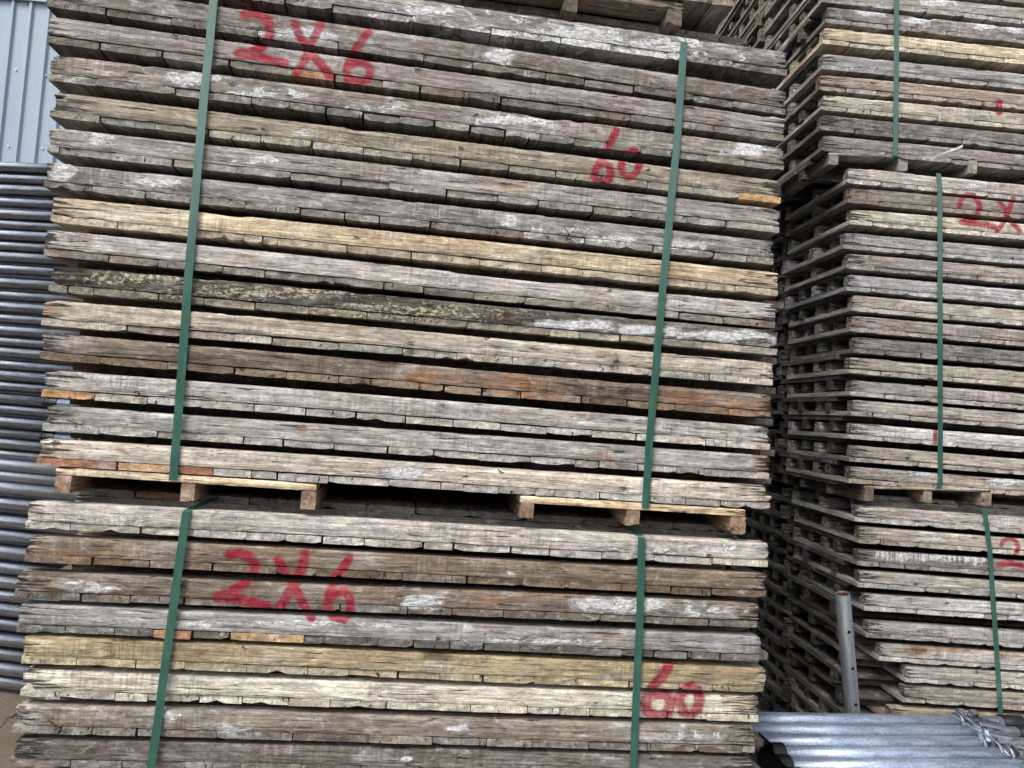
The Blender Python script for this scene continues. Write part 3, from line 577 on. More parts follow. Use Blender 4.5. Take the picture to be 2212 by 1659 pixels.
def pallet(pts, y, runners, label, group, tint, rtint, seed, t=.018, n_back=3, p0=None, nrm=None, yaw=0.0, deep=.62, yoff=0.0):
    p0 = p0 if p0 is not None else (0, y, 0); nrm = nrm if nrm is not None else N0
    A = at_plane(*pts[0], p0, nrm); B = at_plane(*pts[1], p0, nrm); yd = np.array([-math.sin(yaw), math.cos(yaw), 0])
    o = empty('pallet', Matrix.Translation(Vector(A))); setp(o, label, 'pallet', group); bpy.context.view_layer.update()
    for q in range(n_back + 1):
        off = yd * (q * (deep - .09) / n_back); tt = np.array([0, 0, -t])
        slat_piece(o, A + off + tt, B + off + tt, t, .085, tint, seed + q)
    for k_, (ul, ur, vb) in enumerate(runners):
        Lp = at_plane(ul, vb, p0, nrm); Rp = at_plane(ur, vb, p0, nrm); f = (np.linalg.norm(Lp - A)) / np.linalg.norm(B - A)
        ztop = A[2] + f * (B[2] - A[2]) - t - .0006; hh = ztop - Lp[2]; wdt = float(np.linalg.norm(Rp[:2] - Lp[:2]))
        P = np.array([Lp[0], Lp[1], ztop]) + yd * (-.002 + .004 * (k_ % 2))
        runner_piece(o, P, wdt, float(hh), deep - .01, rtint, seed + 20 + k_, yaw)
    return o
PINE = tuple(c * 1.25 for c in lin(200, 178, 146)); RUN = lin(150, 126, 105)
pallet([(120, 1009), (684, 1046)], -.004, [(117, 151, 1064), (388, 418, 1083), (648, 680, 1100)], 'new pine pallet under the left half of the upper front bundle', 'pine pallets between the front bundles', PINE, RUN, 601)
pallet([(1125, 1069), (1611, 1101)], -.004, [(1124, 1151, 1122), (1353, 1381, 1136), (1578, 1610, 1153)], 'new pine pallet under the right half of the upper front bundle', 'pine pallets between the front bundles', PINE, RUN, 631)
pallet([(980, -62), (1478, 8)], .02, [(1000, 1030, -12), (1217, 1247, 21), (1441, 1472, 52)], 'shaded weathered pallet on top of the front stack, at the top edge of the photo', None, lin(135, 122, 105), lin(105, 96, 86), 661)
# first panels of the bundle that stands on it
mtp, Lt = row_matrix(0, -208, 1592, 10, P00, N0, 0, .012)
for q in range(2):
    mq = Matrix.Translation((0, 0, (BT + BH) + q * .0835 + .001)) @ mtp
    panel(mq, Lt, ['dark panel on the shaded top pallet, only the corner of its boards in the photo', 'second panel above the shaded top pallet of the front stack'][q], 'panels of the bundle above the front stack', lin(120, 108, 92), 700 + q, .3, detail=1, painted=False)

# ---------------- right-hand stack (turned a little, further back)
YAW = math.radians(-4.4)
RP = at_depth(1838, 700, 3.05); RN = np.array([-math.sin(YAW), math.cos(YAW), 0]); RXD = np.array([math.cos(YAW), math.sin(YAW), 0])
def rrow(u, v, L=1.83, yoff=0.0, tilt=0.0):
    A = at_plane(u, v, RP, RN)
    return Matrix.Translation(Vector(A)) @ Matrix.Rotation(YAW, 4, 'Z') @ Matrix.Rotation(tilt, 4, 'Y') @ Matrix.Translation((0, yoff, -(BT + BH)))
G1, G2, G3 = ('panels of the right stack, top bundle', 'panels of the right stack, middle bundle', 'panels of the right stack, bottom bundle')
R1 = [(1777, -28, (138, 130, 122), .9, 'grey panel with white concrete specks, highest fully visible at the top right corner'), (1785.6, 15.7, (118, 112, 106), .7, 'blackish panel with white blotches near the top of the right stack'),
 (1778.7, 60.6, (180, 168, 138), .1, 'cream yellow panel near the top of the right stack'), (1777.5, 115.7, (136, 132, 130), .3, 'blue grey panel split open at its left end, under the cream yellow one'),
 (1773, 159.7, (148, 130, 116), .2, 'pinkish brown panel in the top bundle of the right stack'), (1777.5, 203, (165, 155, 135), .15, 'pale yellowish panel with a black stain and a small red smudge'),
 (1773, 247.7, (104, 98, 94), .3, 'charcoal grey panel, last but one above the splintered slat'), (1777.5, 292, (126, 120, 116), .1, 'mottled grey panel lying on the splintered slat of the right stack')]
R2 = [(1830.7, 362.4, (160, 152, 142), .6, 'light panel on top of the middle bundle of the right stack'), (1832, 404.7, (125, 112, 100), .4, 'brown panel with rotten orange left end and the top of the right red 2X'),
 (1837, 450.8, (172, 165, 148), .2, 'pale panel with the feet of the right red 2X'), (1825, 502.4, (145, 142, 140), .2, 'grey panel with black stained left end, just below the right 2X'),
 (1830.7, 546.4, (140, 130, 120), .2, 'smooth brownish grey panel, fifth down in the middle bundle at right'), (1830.7, 592.7, (158, 156, 158), .15, 'bluish white panel with a few nail holes in the right middle bundle'),
 (1840, 637.8, (156, 150, 138), .25, 'light grey panel with a sliver knocked off, right above the middle of the right bundle'), (1838.8, 681.8, (144, 132, 122), .3, 'brownish mottled panel at the middle of the right middle bundle'),
 (1843.5, 727.5, (112, 109, 106), .3, 'dark grey gouged panel directly above the half yellow one'), (1836.5, 772, (155, 148, 130), .1, 'panel grey at left and straw yellow right of the green strap'),
 (1839, 820.4, (150, 143, 136), .3, 'grey panel with three round black marks on its board ends'), (1841.6, 863.6, (152, 144, 134), .4, 'pitted pale panel with chipped boards, above the pink stained one'),
 (1839.3, 914, (178, 172, 168), .1, 'whitish panel with pink stains and a red stripe beside the strap'), (1837.7, 962.5, (156, 145, 130), .2, 'beige cracked panel, last but one in the right middle bundle'), (1836, 1008.3, (148, 136, 122), .4, 'bottom panel of the right middle bundle, brown and speckled white')]
R3_ = [(1850.5, 1092.6, (162, 156, 148), .2, 'light panel with a rusty wire scrap on top of the bottom right bundle'), (1856.7, 1139, (165, 155, 140), .3, 'beige panel with the upper part of the lowest red 2'),
 (1853.6, 1187.5, (122, 112, 104), .3, 'dark panel streaked with upright white paint drips'), (1856, 1234, (155, 150, 140), .3, 'cracked pale grey panel below the one with white drips'),
 (1868, 1284, (162, 160, 156), .2, 'clean pale grey panel above the wide dark gap at right'), (1874, 1343, (146, 140, 132), .3, 'blunt grey panel just below the wide dark gap'),
 (1900.7, 1392.6, (158, 154, 148), .3, 'pale panel with ochre patches, pushed in a little'), (1956.6, 1438.8, (160, 153, 140), .3, 'ragged pale panel pushed in, second above the steel props'),
 (1952.9, 1482.8, (138, 130, 118), .2, 'olive grey ragged panel, last one fully above the steel props'), (1922, 1528.7, (150, 135, 112), .2, 'rust stained panel mostly hidden behind the steel props')]
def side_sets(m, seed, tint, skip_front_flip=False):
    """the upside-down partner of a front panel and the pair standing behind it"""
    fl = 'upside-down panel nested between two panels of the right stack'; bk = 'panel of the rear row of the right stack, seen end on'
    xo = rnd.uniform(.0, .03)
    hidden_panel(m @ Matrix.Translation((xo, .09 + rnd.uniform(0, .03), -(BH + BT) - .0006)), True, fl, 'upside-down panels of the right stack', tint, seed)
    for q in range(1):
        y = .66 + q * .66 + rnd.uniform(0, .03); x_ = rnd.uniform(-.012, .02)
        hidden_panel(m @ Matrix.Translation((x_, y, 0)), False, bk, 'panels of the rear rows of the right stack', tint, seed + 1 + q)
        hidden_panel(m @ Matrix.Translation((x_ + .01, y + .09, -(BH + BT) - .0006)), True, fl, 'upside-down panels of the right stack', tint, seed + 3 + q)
def third_row(m, seed):
    for q in (2, 3, 4): REAR.append(m @ Matrix.Translation((rnd.uniform(-.012, .02), .66 * q + .02, 0)))
for bi, (rows, grp) in enumerate(((R1, G1), (R2, G2), (R3_, G3))):
    for i, (u, v, tint, conc, label) in enumerate(rows):
        m = rrow(u, v, yoff=rnd.uniform(-.004, .004), tilt=rnd.uniform(-.002, .002)); t = lin(*tint)
        bt = tuple(c * .9 + .04 for c in t)
        panel(m, 1.83, label, grp, t, 1000 + bi * 100 + i * 5, conc, None, None, bt, 1, .85, dx=.005)
        mb0 = rrow([1777, 1836, 1850][bi], v) if True else m
        side_sets(mb0, 1500 + bi * 200 + i * 5, lin(86, 81, 74)); third_row(mb0, 3300 + bi * 40 + i)  # nested and rear panels tinted darker, standing in for the passage's deep shade
for k in range(1, 8):    # rows above the frame
    m = rrow(1777, -28 - 45.0 * k)
    panel(m, 1.83, 'weathered panel above the top edge of the photo, seen from below at its left end', 'upper panels of the right stack', lin(128, 118, 104), 2000 + k, .3, detail=1, painted=False, dx=.03)
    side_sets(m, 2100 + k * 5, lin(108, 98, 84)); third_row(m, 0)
for k in range(1, 5):    # rows hidden behind the props
    m = rrow(1850, 1528.7 + 46 * k)
    panel(m, 1.83, 'weathered panel at the foot of the right stack, behind the steel props', 'panels at the foot of the right stack', lin(128, 120, 108), 2200 + k, .3, detail=1, painted=False, dx=.03); side_sets(m, 2260 + k * 5, lin(84, 79, 72)); third_row(m, 3500 + k)  # inner tint darkened here too, in place of the passage shade
pallet([(1790, 330), (2101, 338)], 0, [(1790, 1810, 355), (1940.7, 1961.5, 367), (2091, 2109.7, 374)], 'whitened pallet with a splintered slat under the top bundle of the right stack', None, lin(175, 170, 158), lin(150, 145, 138), 801, .011, 3, RP, RN, YAW, 1.3)
pallet([(2230, 342), (2560, 352)], 0, [(2235, 2255, 377), (2390, 2410, 382), (2540, 2560, 386)], 'second pallet under the top right bundle, beyond the right edge', None, lin(150, 140, 122), lin(130, 120, 105), 821, .011, 3, RP, RN, YAW, 1.3)
pallet([(1867, 1048.5), (2141, 1056.5)], 0, [(1867, 1886, 1084), (1995.6, 2013.6, 1086), (2120, 2141, 1092)], 'weathered grey pallet under the middle bundle of the right stack', None, lin(158, 148, 128), lin(128, 116, 102), 841, .011, 3, RP, RN, YAW, 1.3)
mf = rrow(1870, 1075) @ Matrix.Translation((0, .09, BT + BH - BH - .012))
flipped_detailed(mf, 1.78, 'upside-down panel set back under the weathered grey pallet of the right stack', G3, lin(125, 118, 106), 79)
for k in range(2, 15):       # the rest of the bundle above the front stack
    REAR.append(Matrix.Translation((0, 0, (BT + BH) + k * .0835 + .001)) @ mtp)
for k in range(15):
    for q in (1, 2, 3): REAR.append(Matrix.Translation((.0, .66 * q, (BT + BH) + k * .0835 + .001)) @ mtp)
def pair_boxes(q):
    mb = MB()
    for z in (0, -(BT + .001)):
        x = 0
        while x < 1.8:
            wd = min(q.choice((.15, .148, .125)), 1.83 - x); mb.box((x, q.uniform(0, .008), z), (x + wd - .0015, PD, z + BT)); x += wd
    for y in (0, .28, PD - BD): mb.box((0, y, BT + .0006), (1.83, y + BD, BT + BH))
    for y in (.08, .36, PD - .14): mb.box((.01, y, -BT - .0012 - BH), (1.82, y + BD, -BT - .0016))
    return np.array(mb.v), mb.f
PV = [pair_boxes(random.Random(k)) for k in range(3)]; AV, AF, nb = [], [], 0
for i, m in enumerate(REAR):
    v_, f_ = PV[i % 3]; AV.append((np.c_[v_, np.ones(len(v_))] @ np.array(m).T)[:, :3]); AF += [tuple(c + nb for c in f) for f in f_]; nb += len(v_)
me = bpy.data.meshes.new('stacked_panels'); me.from_pydata(np.vstack(AV).tolist(), [], AF); me.materials.append(BOARD)
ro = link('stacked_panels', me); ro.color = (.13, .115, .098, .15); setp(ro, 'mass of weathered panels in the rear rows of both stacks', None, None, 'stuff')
# splintered slat end
sp = at_plane(2021, 339, RP - RN * .03, RN); sq = at_plane(2080, 318, RP - RN * .05, RN)
d_ = sq - sp; mb_ = MB(); n_ = np.array([0, .006, 0]); up = np.array([0, 0, .0055])
mb_.add([sp, sp + n_, sp + n_ + up, sp + up, sq, sq + n_, sq + n_ + up * 1.8, sq + up * 1.8], [(0, 1, 2, 3), (7, 6, 5, 4), (0, 4, 5, 1), (3, 2, 6, 7), (0, 3, 7, 4), (1, 5, 6, 2)])
so_ = link('wood_splinter', mb_.mesh('splinter', BEARER)); so_.color = (.62, .58, .50, .0)
setp(so_, 'white torn wood splinter sticking up from the pallet slat of the right stack', 'splinter')

# ------------------------------------------------------------------ green straps
def strap(pts, wd, label, group, side=(1, 0, 0), twist=0.0):
    """ribbon through world points"""
    P = []; 
    for a, b in zip(pts[:-1], pts[1:]):
        n = max(1, int(np.linalg.norm(np.array(b) - np.array(a)) / .03))
        for k in range(n): P.append(np.array(a) + (np.array(b) - np.array(a)) * k / n)
    P.append(np.array(pts[-1])); P = np.array(P); sd_ = np.array(side) / np.linalg.norm(side); V = []; Fc = []
    base = P[0].copy(); th = .0009
    for k, p in enumerate(P):
        t = P[min(k + 1, len(P) - 1)] - P[max(k - 1, 0)]; t /= np.linalg.norm(t); nn = np.cross(t, sd_); nn /= np.linalg.norm(nn)
        wv = float(vn1(k * .35, 5) - .5) * .0012 * sd_; s2 = sd_ * wd / 2 + nn * twist * math.sin(k * .12) * .001
        for q in (p - s2 + wv, p + s2 + wv): V.append(q - base); V.append(q + nn * th - base)
    for k in range(len(P) - 1):
        a = 4 * k; b = a + 4; Fc += [(a, a + 2, b + 2, b), (a + 1, b + 1, b + 3, a + 3), (a, b, b + 1, a + 1), (a + 2, a + 3, b + 3, b + 2)]
    Fc += [(0, 1, 3, 2), (b, b + 2, b + 3, b + 1)]
    o = link('green_strap', mesh('strap', V, Fc, STRAP), None, tuple(base)); setp(o, label, 'strap', group); return o
SG = 'green plastic straps round the bundles'
YS = -.008
strap([px(470, -120, .3), px(470, -110, YS), px(462, 0, YS), px(441, 210, YS), px(413, 520, YS), px(392, 800, YS), px(374, 1036, YS - .001), px(374, 1034, .05)], .0195, 'left green strap round the upper bundle of the front stack', SG)
strap([px(1479, 88, YS) + [0, .07, .002], px(1479, 88, YS) + [0, .008, .001], px(1478, 91, YS), px(1461, 320, YS), px(1430, 640, YS), px(1402, 960, YS), px(1394, 1097, YS), px(1394, 1095, .04)], .0195, 'right green strap round the upper bundle of the front stack', SG)
pt = px(403, 1106, YS)
strap([pt + [.038, .12, .022], pt + [.002, .006, .003], pt, px(381, 1260, YS), px(349, 1500, YS), px(324, 1675, YS), px(310, 1800, YS)], .0195, 'left green strap round the lower bundle of the front stack', SG)
pt = px(1386, 1163, YS)
strap([pt + [-.02, .12, .022], pt + [0, .006, .003], pt, px(1383, 1300, YS), px(1377, 1450, YS), px(1367, 1675, YS), px(1362, 1800, YS)], .0195, 'right green strap round the lower bundle of the front stack', SG)
RQ = RP - RN * .009; rx = tuple(RXD)
pr = lambda u, v, d=0.0: at_plane(u, v, RQ + RN * d, RN)
strap([pr(1936.5, -60), pr(1936.5, 0), pr(1936, 180), pr(1934.5, 322), pr(1933, 336), pr(1927, 343, .10)], .0195, 'green strap round the top bundle of the right stack', SG, rx)
strap([pr(2026, 374, .05) , pr(2027, 375), pr(2030, 400), pr(2031, 700), pr(2031, 1000), pr(2030.5, 1048), pr(2025, 1056, .01), pr(2018, 1056, .06)], .0195, 'green strap round the middle bundle of the right stack', SG, rx)
q = pr(2127, 1102)
strap([q + np.array([-.05, .12, .02]), q + np.array([0, .008, .003]), q, pr(2137, 1180), pr(2147, 1320), pr(2157, 1470), pr(2162, 1545), pr(2166, 1640)], .0195, 'green strap round the bottom bundle of the right stack', SG, rx)

# ------------------------------------------------------------------ steel props at the left
TD = -vp_dir(-13280, -237); TD = TD if TD[0] > 0 else -TD
tyaw = math.atan2(TD[1], TD[0]); TP = at_depth(20, 1468, 3.9); TN = np.array([-TD[1], TD[0], 0])
tops = [353, 377, 402, 428, 455, 477, 500, 523, 547, 573, 603, 630, 655, 680, 706, 730, 753, 780, 803, 826, 853, 876, 903, 928, 950, 974]
big = [996, 1020, 1046, 1080, 1118, 1149, 1184, 1219, 1249, 1279, 1308, 1341, 1373, 1406, 1436, 1466]
def tube_mesh(L, r, mat, name='tube', seg=20): return MB().lathe([(0, r * .92), (0, r), (L, r), (L, r * .92)], seg).mesh(name, mat, False)
def smooth_tube(L, r, mat, name='tube', seg=24):
    me = MB().lathe([(0, r), (L, r)], seg).mesh(name, mat); 
    for p_ in me.polygons: p_.use_smooth = len(p_.vertices) == 4
    return me
TL = 2.6
ORD = ['topmost', 'second', 'third', 'fourth', 'fifth', 'sixth', 'seventh', 'eighth', 'ninth', 'tenth', 'eleventh', 'twelfth', 'thirteenth', 'fourteenth', 'fifteenth', 'sixteenth', 'seventeenth', 'eighteenth', 'nineteenth', 'twentieth', 'twenty-first', 'twenty-second', 'twenty-third', 'twenty-fourth', 'twenty-fifth', 'twenty-sixth']
tm_s = smooth_tube(TL, .0262, GALV_DARK); tm_b = smooth_tube(TL, .0325, galv('blue_grey_steel', (.26, .29, .34), (.56, .61, .68), .28, .95)); tm_p = smooth_tube(TL, .030, GALV_PALE)
thread = MB().lathe([(k * .004, .018 if k % 2 else .0215) for k in range(30)], 16).mesh('thread', GALV)
sleeve = MB().lathe([(0, .029), (.012, .031), (.018, .027), (.03, .028), (.036, .025), (.075, .025)], 16).mesh('sleeve', BLACK)
GT = 'steel props stacked at the left edge'
def left_tube(v, me, k, lab, r, end_u=None):
    P = at_plane(0, v + 7, TP, TN); P = P + TN * (.012 * (k % 2))
    eu = end_u or (205 + 9 * math.sin(k * 2.3)); E = at_plane(eu, v + 7 + eu * .07, TP, TN); off = float(np.dot(E - P, TD))
    m = Matrix.Translation(Vector(P + TD * (off - TL))) @ Matrix.Rotation(tyaw, 4, 'Z')
    o = empty('steel_prop', m); setp(o, lab, 'prop', GT)
    t = link('tube', me, o)
    if end_u: link('sleeve', sleeve, o, (TL - .01, 0, 0)); link('thread', thread, o, (TL + .06, 0, 0))
    return o
for k, v in enumerate(tops):
    lab = 'dark steel prop, %s from the top of the pile at the left edge' % ORD[k]; eu = None
    if v in (853, 928): eu = 102 if v == 853 else 92; lab = ('upper' if v == 853 else 'lower') + ' of two props with a threaded black end peeping out beside the front stack'
    left_tube(v, tm_s, k, lab, .0262, eu)
for k, v in enumerate(big):
    pale = v in (996, 1020, 1046)
    left_tube(v, tm_p if pale else tm_b, k, ('%s of the three pale worn props at mid height of the left pile' % ('top', 'middle', 'bottom')[k]) if pale else 'thick blue grey prop, %s below the pale ones in the left pile' % ORD[k - 3], .03)
# second layer of the pile, seen dark through the slits
for k, v in enumerate(tops[:-1] + big[:-1]):
    r = .0262 if v < 990 else .0325
    P = at_plane(0, v + 7 + (12 if v < 990 else 16), TP, TN) + TN * (r * 1.75)
    o = link('steel_prop', tm_s if v < 990 else tm_b, None, tuple(P - TD * (TL - .45)), (0, 0, tyaw)); setp(o, 'inner steel prop seen dark between the front props of the left pile', 'prop', 'inner props of the left pile')

# ------------------------------------------------------------------ galvanised props at the lower right
PDR = vp_dir(11394, 1697); PDR = PDR if PDR[0] > 0 else -PDR; PYAW = math.atan2(PDR[1], PDR[0]); PN = np.array([-PDR[1], PDR[0], 0])
FIT = galv('cast_zinc', (.10, .11, .13), (.30, .33, .37), .38, .7)
PR = .0274; base = at_depth(1760, 1541 + 16.5, 2.74)
ends = [2065, 2097, 2111, 2171, 2208, 2250, 2290, 2330]; starts = [1560, 1575, 1590, 1662, 1676, 1700, 1716, 1740]
nut = MB(); nut.lathe([(0, .036), (.004, .041), (.034, .041), (.038, .036)], 6); nut.box((.006, -.012, .034), (.03, .012, .060)); nut.box((.008, .03, -.01), (.03, .058, .01)); nut_me = nut.mesh('collar_nut', FIT)
ringm = MB().lathe([(0, .031), (.0, .037), (.008, .0385), (.014, .034), (.014, .031)], 24).mesh('collar_ring', FIT, True)
pthread = MB().lathe([(k * .0035, .0205 if k % 2 else .0262) for k in range(33)], 24).mesh('threaded_section', FIT)
psleeve = MB().lathe([(0, .0305)] + [(.004 + k * .004, .0305 if k % 2 else .0325) for k in range(8)] + [(.04, .0330), (.085, .0335), (.088, .030)], 24).mesh('plastic_sleeve', BLACK)
inner = smooth_tube(.9, .0262, GALV, 'inner_tube')
hb = MB(); hb.box((0, -.004, -.004), (.13, .004, .004)); handle = hb.mesh('handle', GALV)
fit = MB(); fit.lathe([(-.012, .036), (-.010, .038), (.045, .038), (.048, .033)], 20); fit.box((-.016, -.05, -.05), (-.0125, .05, .05)); fit_me = fit.mesh('end_fitting', BLACK)
PNAMES = ['rearmost galvanised prop of the heap, with its black sleeve and collar fully in view', 'second galvanised prop from the rear of the heap at lower right', 'third galvanised prop from the rear, its collar beside the upright flat lugs',
 'fourth galvanised prop from the rear, first with a black end fitting in view', 'fifth galvanised prop from the rear, its plain tube crossing to the right edge', 'sixth galvanised prop from the rear with a black end beside the front stack', 'nearest galvanised prop visible at the bottom edge', 'galvanised prop just below the bottom edge of the photo']
for k in range(8):
    c = base - PN * (.0589 * k) - np.array([0, 0, .0135 * k])
    def along(u):   # parameter along this prop's axis seen at photo column u
        d = ray(u, 1600); # intersect vertical plane through the ray with the axis
        nrm_ = np.cross(d, DOWN); return float(np.dot(CAM - c, nrm_) / np.dot(PDR, nrm_))
    s0, s1 = along(starts[k]), along(ends[k])
    m = Matrix.Translation(Vector(c + PDR * s0)) @ Matrix.Rotation(PYAW, 4, 'Z'); L = s1 - s0
    o = empty('steel_prop', m); setp(o, PNAMES[k], 'prop', 'galvanised props heaped at the lower right')
    link('outer_tube', smooth_tube(L, PR, GALV, 'outer_tube'), o); link('end_fitting', fit_me, o)
    x = L
    for nm, me, ln in (('collar_ring', ringm, .012), ('collar_nut', nut_me, .040), ('threaded_section', pthread, .112), ('plastic_sleeve', psleeve, .088), ('inner_tube', inner, .9)):
        q_ = link(nm, me, o, (x + (.02 if nm == 'collar_nut' else 0), 0, 0), (0.5 + k, 0, 0) if nm == 'collar_nut' else None); x += ln + (.02 if nm == 'collar_nut' else 0)
    link('handle', handle, o, (L + .03, -.02, .040), (0, .18, .1 * (k % 3)))
# two flat lugs standing among the collars
for j, (u0, v0, u1, v1) in enumerate(((2113, 1569, 2122, 1604), (2130, 1578, 2135, 1602))):
    A = at_depth(u0, v0, 2.55); B = at_depth(u1, v1, 2.53); mb_ = MB(); mb_.box((-.006, -.003, 0), (.006, .003, float(np.linalg.norm(B - A))))
    o = link('steel_lug', mb_.mesh('lug', GALV), None, tuple(B)); o.rotation_euler = Vector(A - B).to_track_quat('Z', 'Y').to_euler()
    setp(o, ('left' if j == 0 else 'right') + ' of two bright flat steel lugs standing between the prop collars', 'lug')
# tie wires over the collars
def wire(pts, r, label):
    cu = bpy.data.curves.new('wire', 'CURVE'); cu.dimensions = '3D'; cu.bevel_depth = r; cu.bevel_resolution = 1
    sp_ = cu.splines.new('NURBS'); sp_.points.add(len(pts) - 1); sp_.use_endpoint_u = True; sp_.order_u = 3
    for a, p in zip(sp_.points, pts): a.co = (*p, 1)
    cu.materials.append(GALV); tmp = bpy.data.objects.new('tmp', cu); C.objects.link(tmp); bpy.context.view_layer.update()
    me = bpy.data.meshes.new_from_object(tmp.evaluated_get(bpy.context.evaluated_depsgraph_get())); bpy.data.objects.remove(tmp)
    o = link('tie_wire', me); setp(o, label, 'wire'); return o
wire([at_depth(*p) for p in ((2043, 1537, 2.70), (2058, 1545, 2.66), (2070, 1552, 2.62), (2090, 1565, 2.58), (2110, 1577, 2.54), (2130, 1590, 2.50), (2150, 1600, 2.47), (2163, 1612, 2.44), (2170, 1622, 2.42), (2180, 1632, 2.41))], .0022, 'long twisted tie wire running across the prop collars')
wire([at_depth(*p) for p in ((2062, 1535, 2.70), (2075, 1537, 2.66), (2084, 1550, 2.62), (2100, 1560, 2.58), (2118, 1572, 2.54), (2126, 1584, 2.51), (2140, 1592, 2.48), (2158, 1608, 2.44), (2166, 1626, 2.42))], .0018, 'thinner tie wire looped behind the long one on the prop collars')

RW = G('rusty_wire'); a = RW.noise(RW.n('ShaderNodeTexCoord').outputs['Object'], (300, 300, 300), det=3); RUSTY = RW.finish(RW.mix(a, (.03, .016, .01), (.10, .045, .025)), .8, .3)
def scrap(parent, pts, r, name):
    W = [px(u, v, -.006 - d) for u, v, d in pts]
    cu = bpy.data.curves.new(name, 'CURVE'); cu.dimensions = '3D'; cu.bevel_depth = r; cu.bevel_resolution = 1
    sp_ = cu.splines.new('NURBS'); sp_.points.add(len(W) - 1); sp_.use_endpoint_u = True; sp_.order_u = 3
    inv = parent.matrix_world.inverted()
    for a_, p in zip(sp_.points, W): a_.co = (*(inv @ Vector(p)), 1)
    cu.materials.append(RUSTY); tmp = bpy.data.objects.new('tmp', cu); C.objects.link(tmp); bpy.context.view_layer.update()
    me = bpy.data.meshes.new_from_object(tmp.evaluated_get(bpy.context.evaluated_depsgraph_get())); bpy.data.objects.remove(tmp); link(name, me, parent)
bpy.context.view_layer.update()
scrap(FP[12], [(291, 848, 0), (297, 843, .008), (301, 850, .01), (298, 858, .006), (292, 856, 0)], .0016, 'bent_nail')
scrap(FP[6], [(1217, 487, -.004), (1222, 497, .006), (1229, 502, .012), (1226, 511, .01), (1222, 520, .004)], .0011, 'wire_scrap')
scrap(FP[6], [(1238, 500, 0), (1228, 508, .01), (1222, 512, .014), (1227, 520, .01), (1236, 515, .004)], .0011, 'wire_scrap')
scrap(FP[13], [(143, 908, 0), (158, 911, .01), (172, 918, .014), (178, 917, .01)], .0012, 'wire_scrap')
scrap(FP[21], [(102, 1555, 0), (115, 1562, .008), (126, 1571, .012), (133, 1569, .012), (130, 1582, .006)], .0016, 'bent_nail')
scrap(FP[21], [(136, 1566, .01), (131, 1574, .012), (126, 1585, .004)], .0018, 'bent_nail')
scrap(FP[18], [(1100, 1378, .01), (1124, 1385, .008), (1135, 1378, .004), (1142, 1375, 0)], .0011, 'wire_scrap')
scrap(FP[14], [(1076, 1014, 0), (1082, 1020, .008), (1088, 1022, .004)], .0014, 'bent_nail')
# leaning pole with pin holes
A = at_depth(1820, 1282, 2.82); B = at_depth(1847, 1600, 2.86); Lp = float(np.linalg.norm(A - B))
seg, rr_ = 24, .0265; 
pm_ = MB(); pm_.lathe([(0, rr_), (Lp, rr_), (Lp, rr_ * .86), (Lp - .08, rr_ * .86)], seg, False)
pole = empty('upright_tube', Matrix.Translation(Vector(B)) @ Vector(A - B).to_track_quat('X', 'Z').to_matrix().to_4x4()); setp(pole, 'upright dull galvanised tube with pin holes leaning in front of the right stack', 'tube')
t_ = link('tube_wall', pm_.mesh('tube_wall', POLE, True), pole)
ri = link('rusty_rim', MB().lathe([(Lp - .075, rr_ * .85), (Lp - .004, rr_ * .85)], seg, False).mesh('rusty_rim', RUST, True), pole)
bpy.context.view_layer.update()
for (u, v) in ((1833.5, 1358.7), (1841.6, 1436.7), (1849.7, 1514.3)):
    # a pin hole: a small dark recessed disc with a rim, on the side that faces the path
    fr = (v - 1282) / (1600 - 1282); Cc = A + (B - A) * fr; dd = at_depth(u, v, 2.82) - Cc; tocam = CAM - Cc; tocam /= np.linalg.norm(tocam); ax = (A - B) / Lp
    lat = np.cross(ax, tocam); lat /= np.linalg.norm(lat); sl = float(np.clip(np.dot(dd, lat), -.013, .013)); nrm_ = lat * sl / rr_ + np.cross(lat, ax) * math.sqrt(1 - (sl / rr_) ** 2)
    if np.dot(nrm_, tocam) < 0: nrm_ = lat * sl / rr_ - np.cross(lat, ax) * math.sqrt(1 - (sl / rr_) ** 2)
    pos = Cc + nrm_ * (rr_ - .0015)
    hm = MB().lathe([(0, .0058), (.0022, .0058)], 14); ho = link('pin_hole', hm.mesh('pin_hole', BLACK), pole)
    ho.matrix_basis = pole.matrix_world.inverted() @ (Matrix.Translation(Vector(pos)) @ Vector(nrm_).to_track_quat('X', 'Z').to_matrix().to_4x4())

# ------------------------------------------------------------------ ribbed wall behind, ground
g = G('painted_cladding'); tc = g.n('ShaderNodeTexCoord'); v = tc.outputs['Object']
a = g.noise(v, (9, 9, .35), det=6, ro=.7); b = g.noise(v, (90, 90, 1.5), det=4)
CLAD = g.finish(g.mix(g.rng(g.math('ADD', g.math('MULTIPLY', a, .6), g.math('MULTIPLY', b, .4)), .35, .65), (.25, .315, .395), (.295, .365, .445)), .5, 0, b, .002, .2)
WP = at_depth(60, 400, 8.0); wd_ = vp_dir(CX + 60000, 874 + .0784 * (60000 + CX - 894)); wd_ = wd_ if wd_[0] > 0 else -wd_
wn_ = np.array([-wd_[1], wd_[0], 0]); wyaw = math.atan2(wd_[1], wd_[0])
bldg = empty('corrugated_building', Matrix.Translation((WP[0], WP[1], 0)) @ Matrix.Rotation(wyaw, 4, 'Z')); setp(bldg, 'pale blue grey building of ribbed metal sheet behind the pile of props', 'building')
zt_ = 5.52; sheet = []; x = -.6; PIT = .186
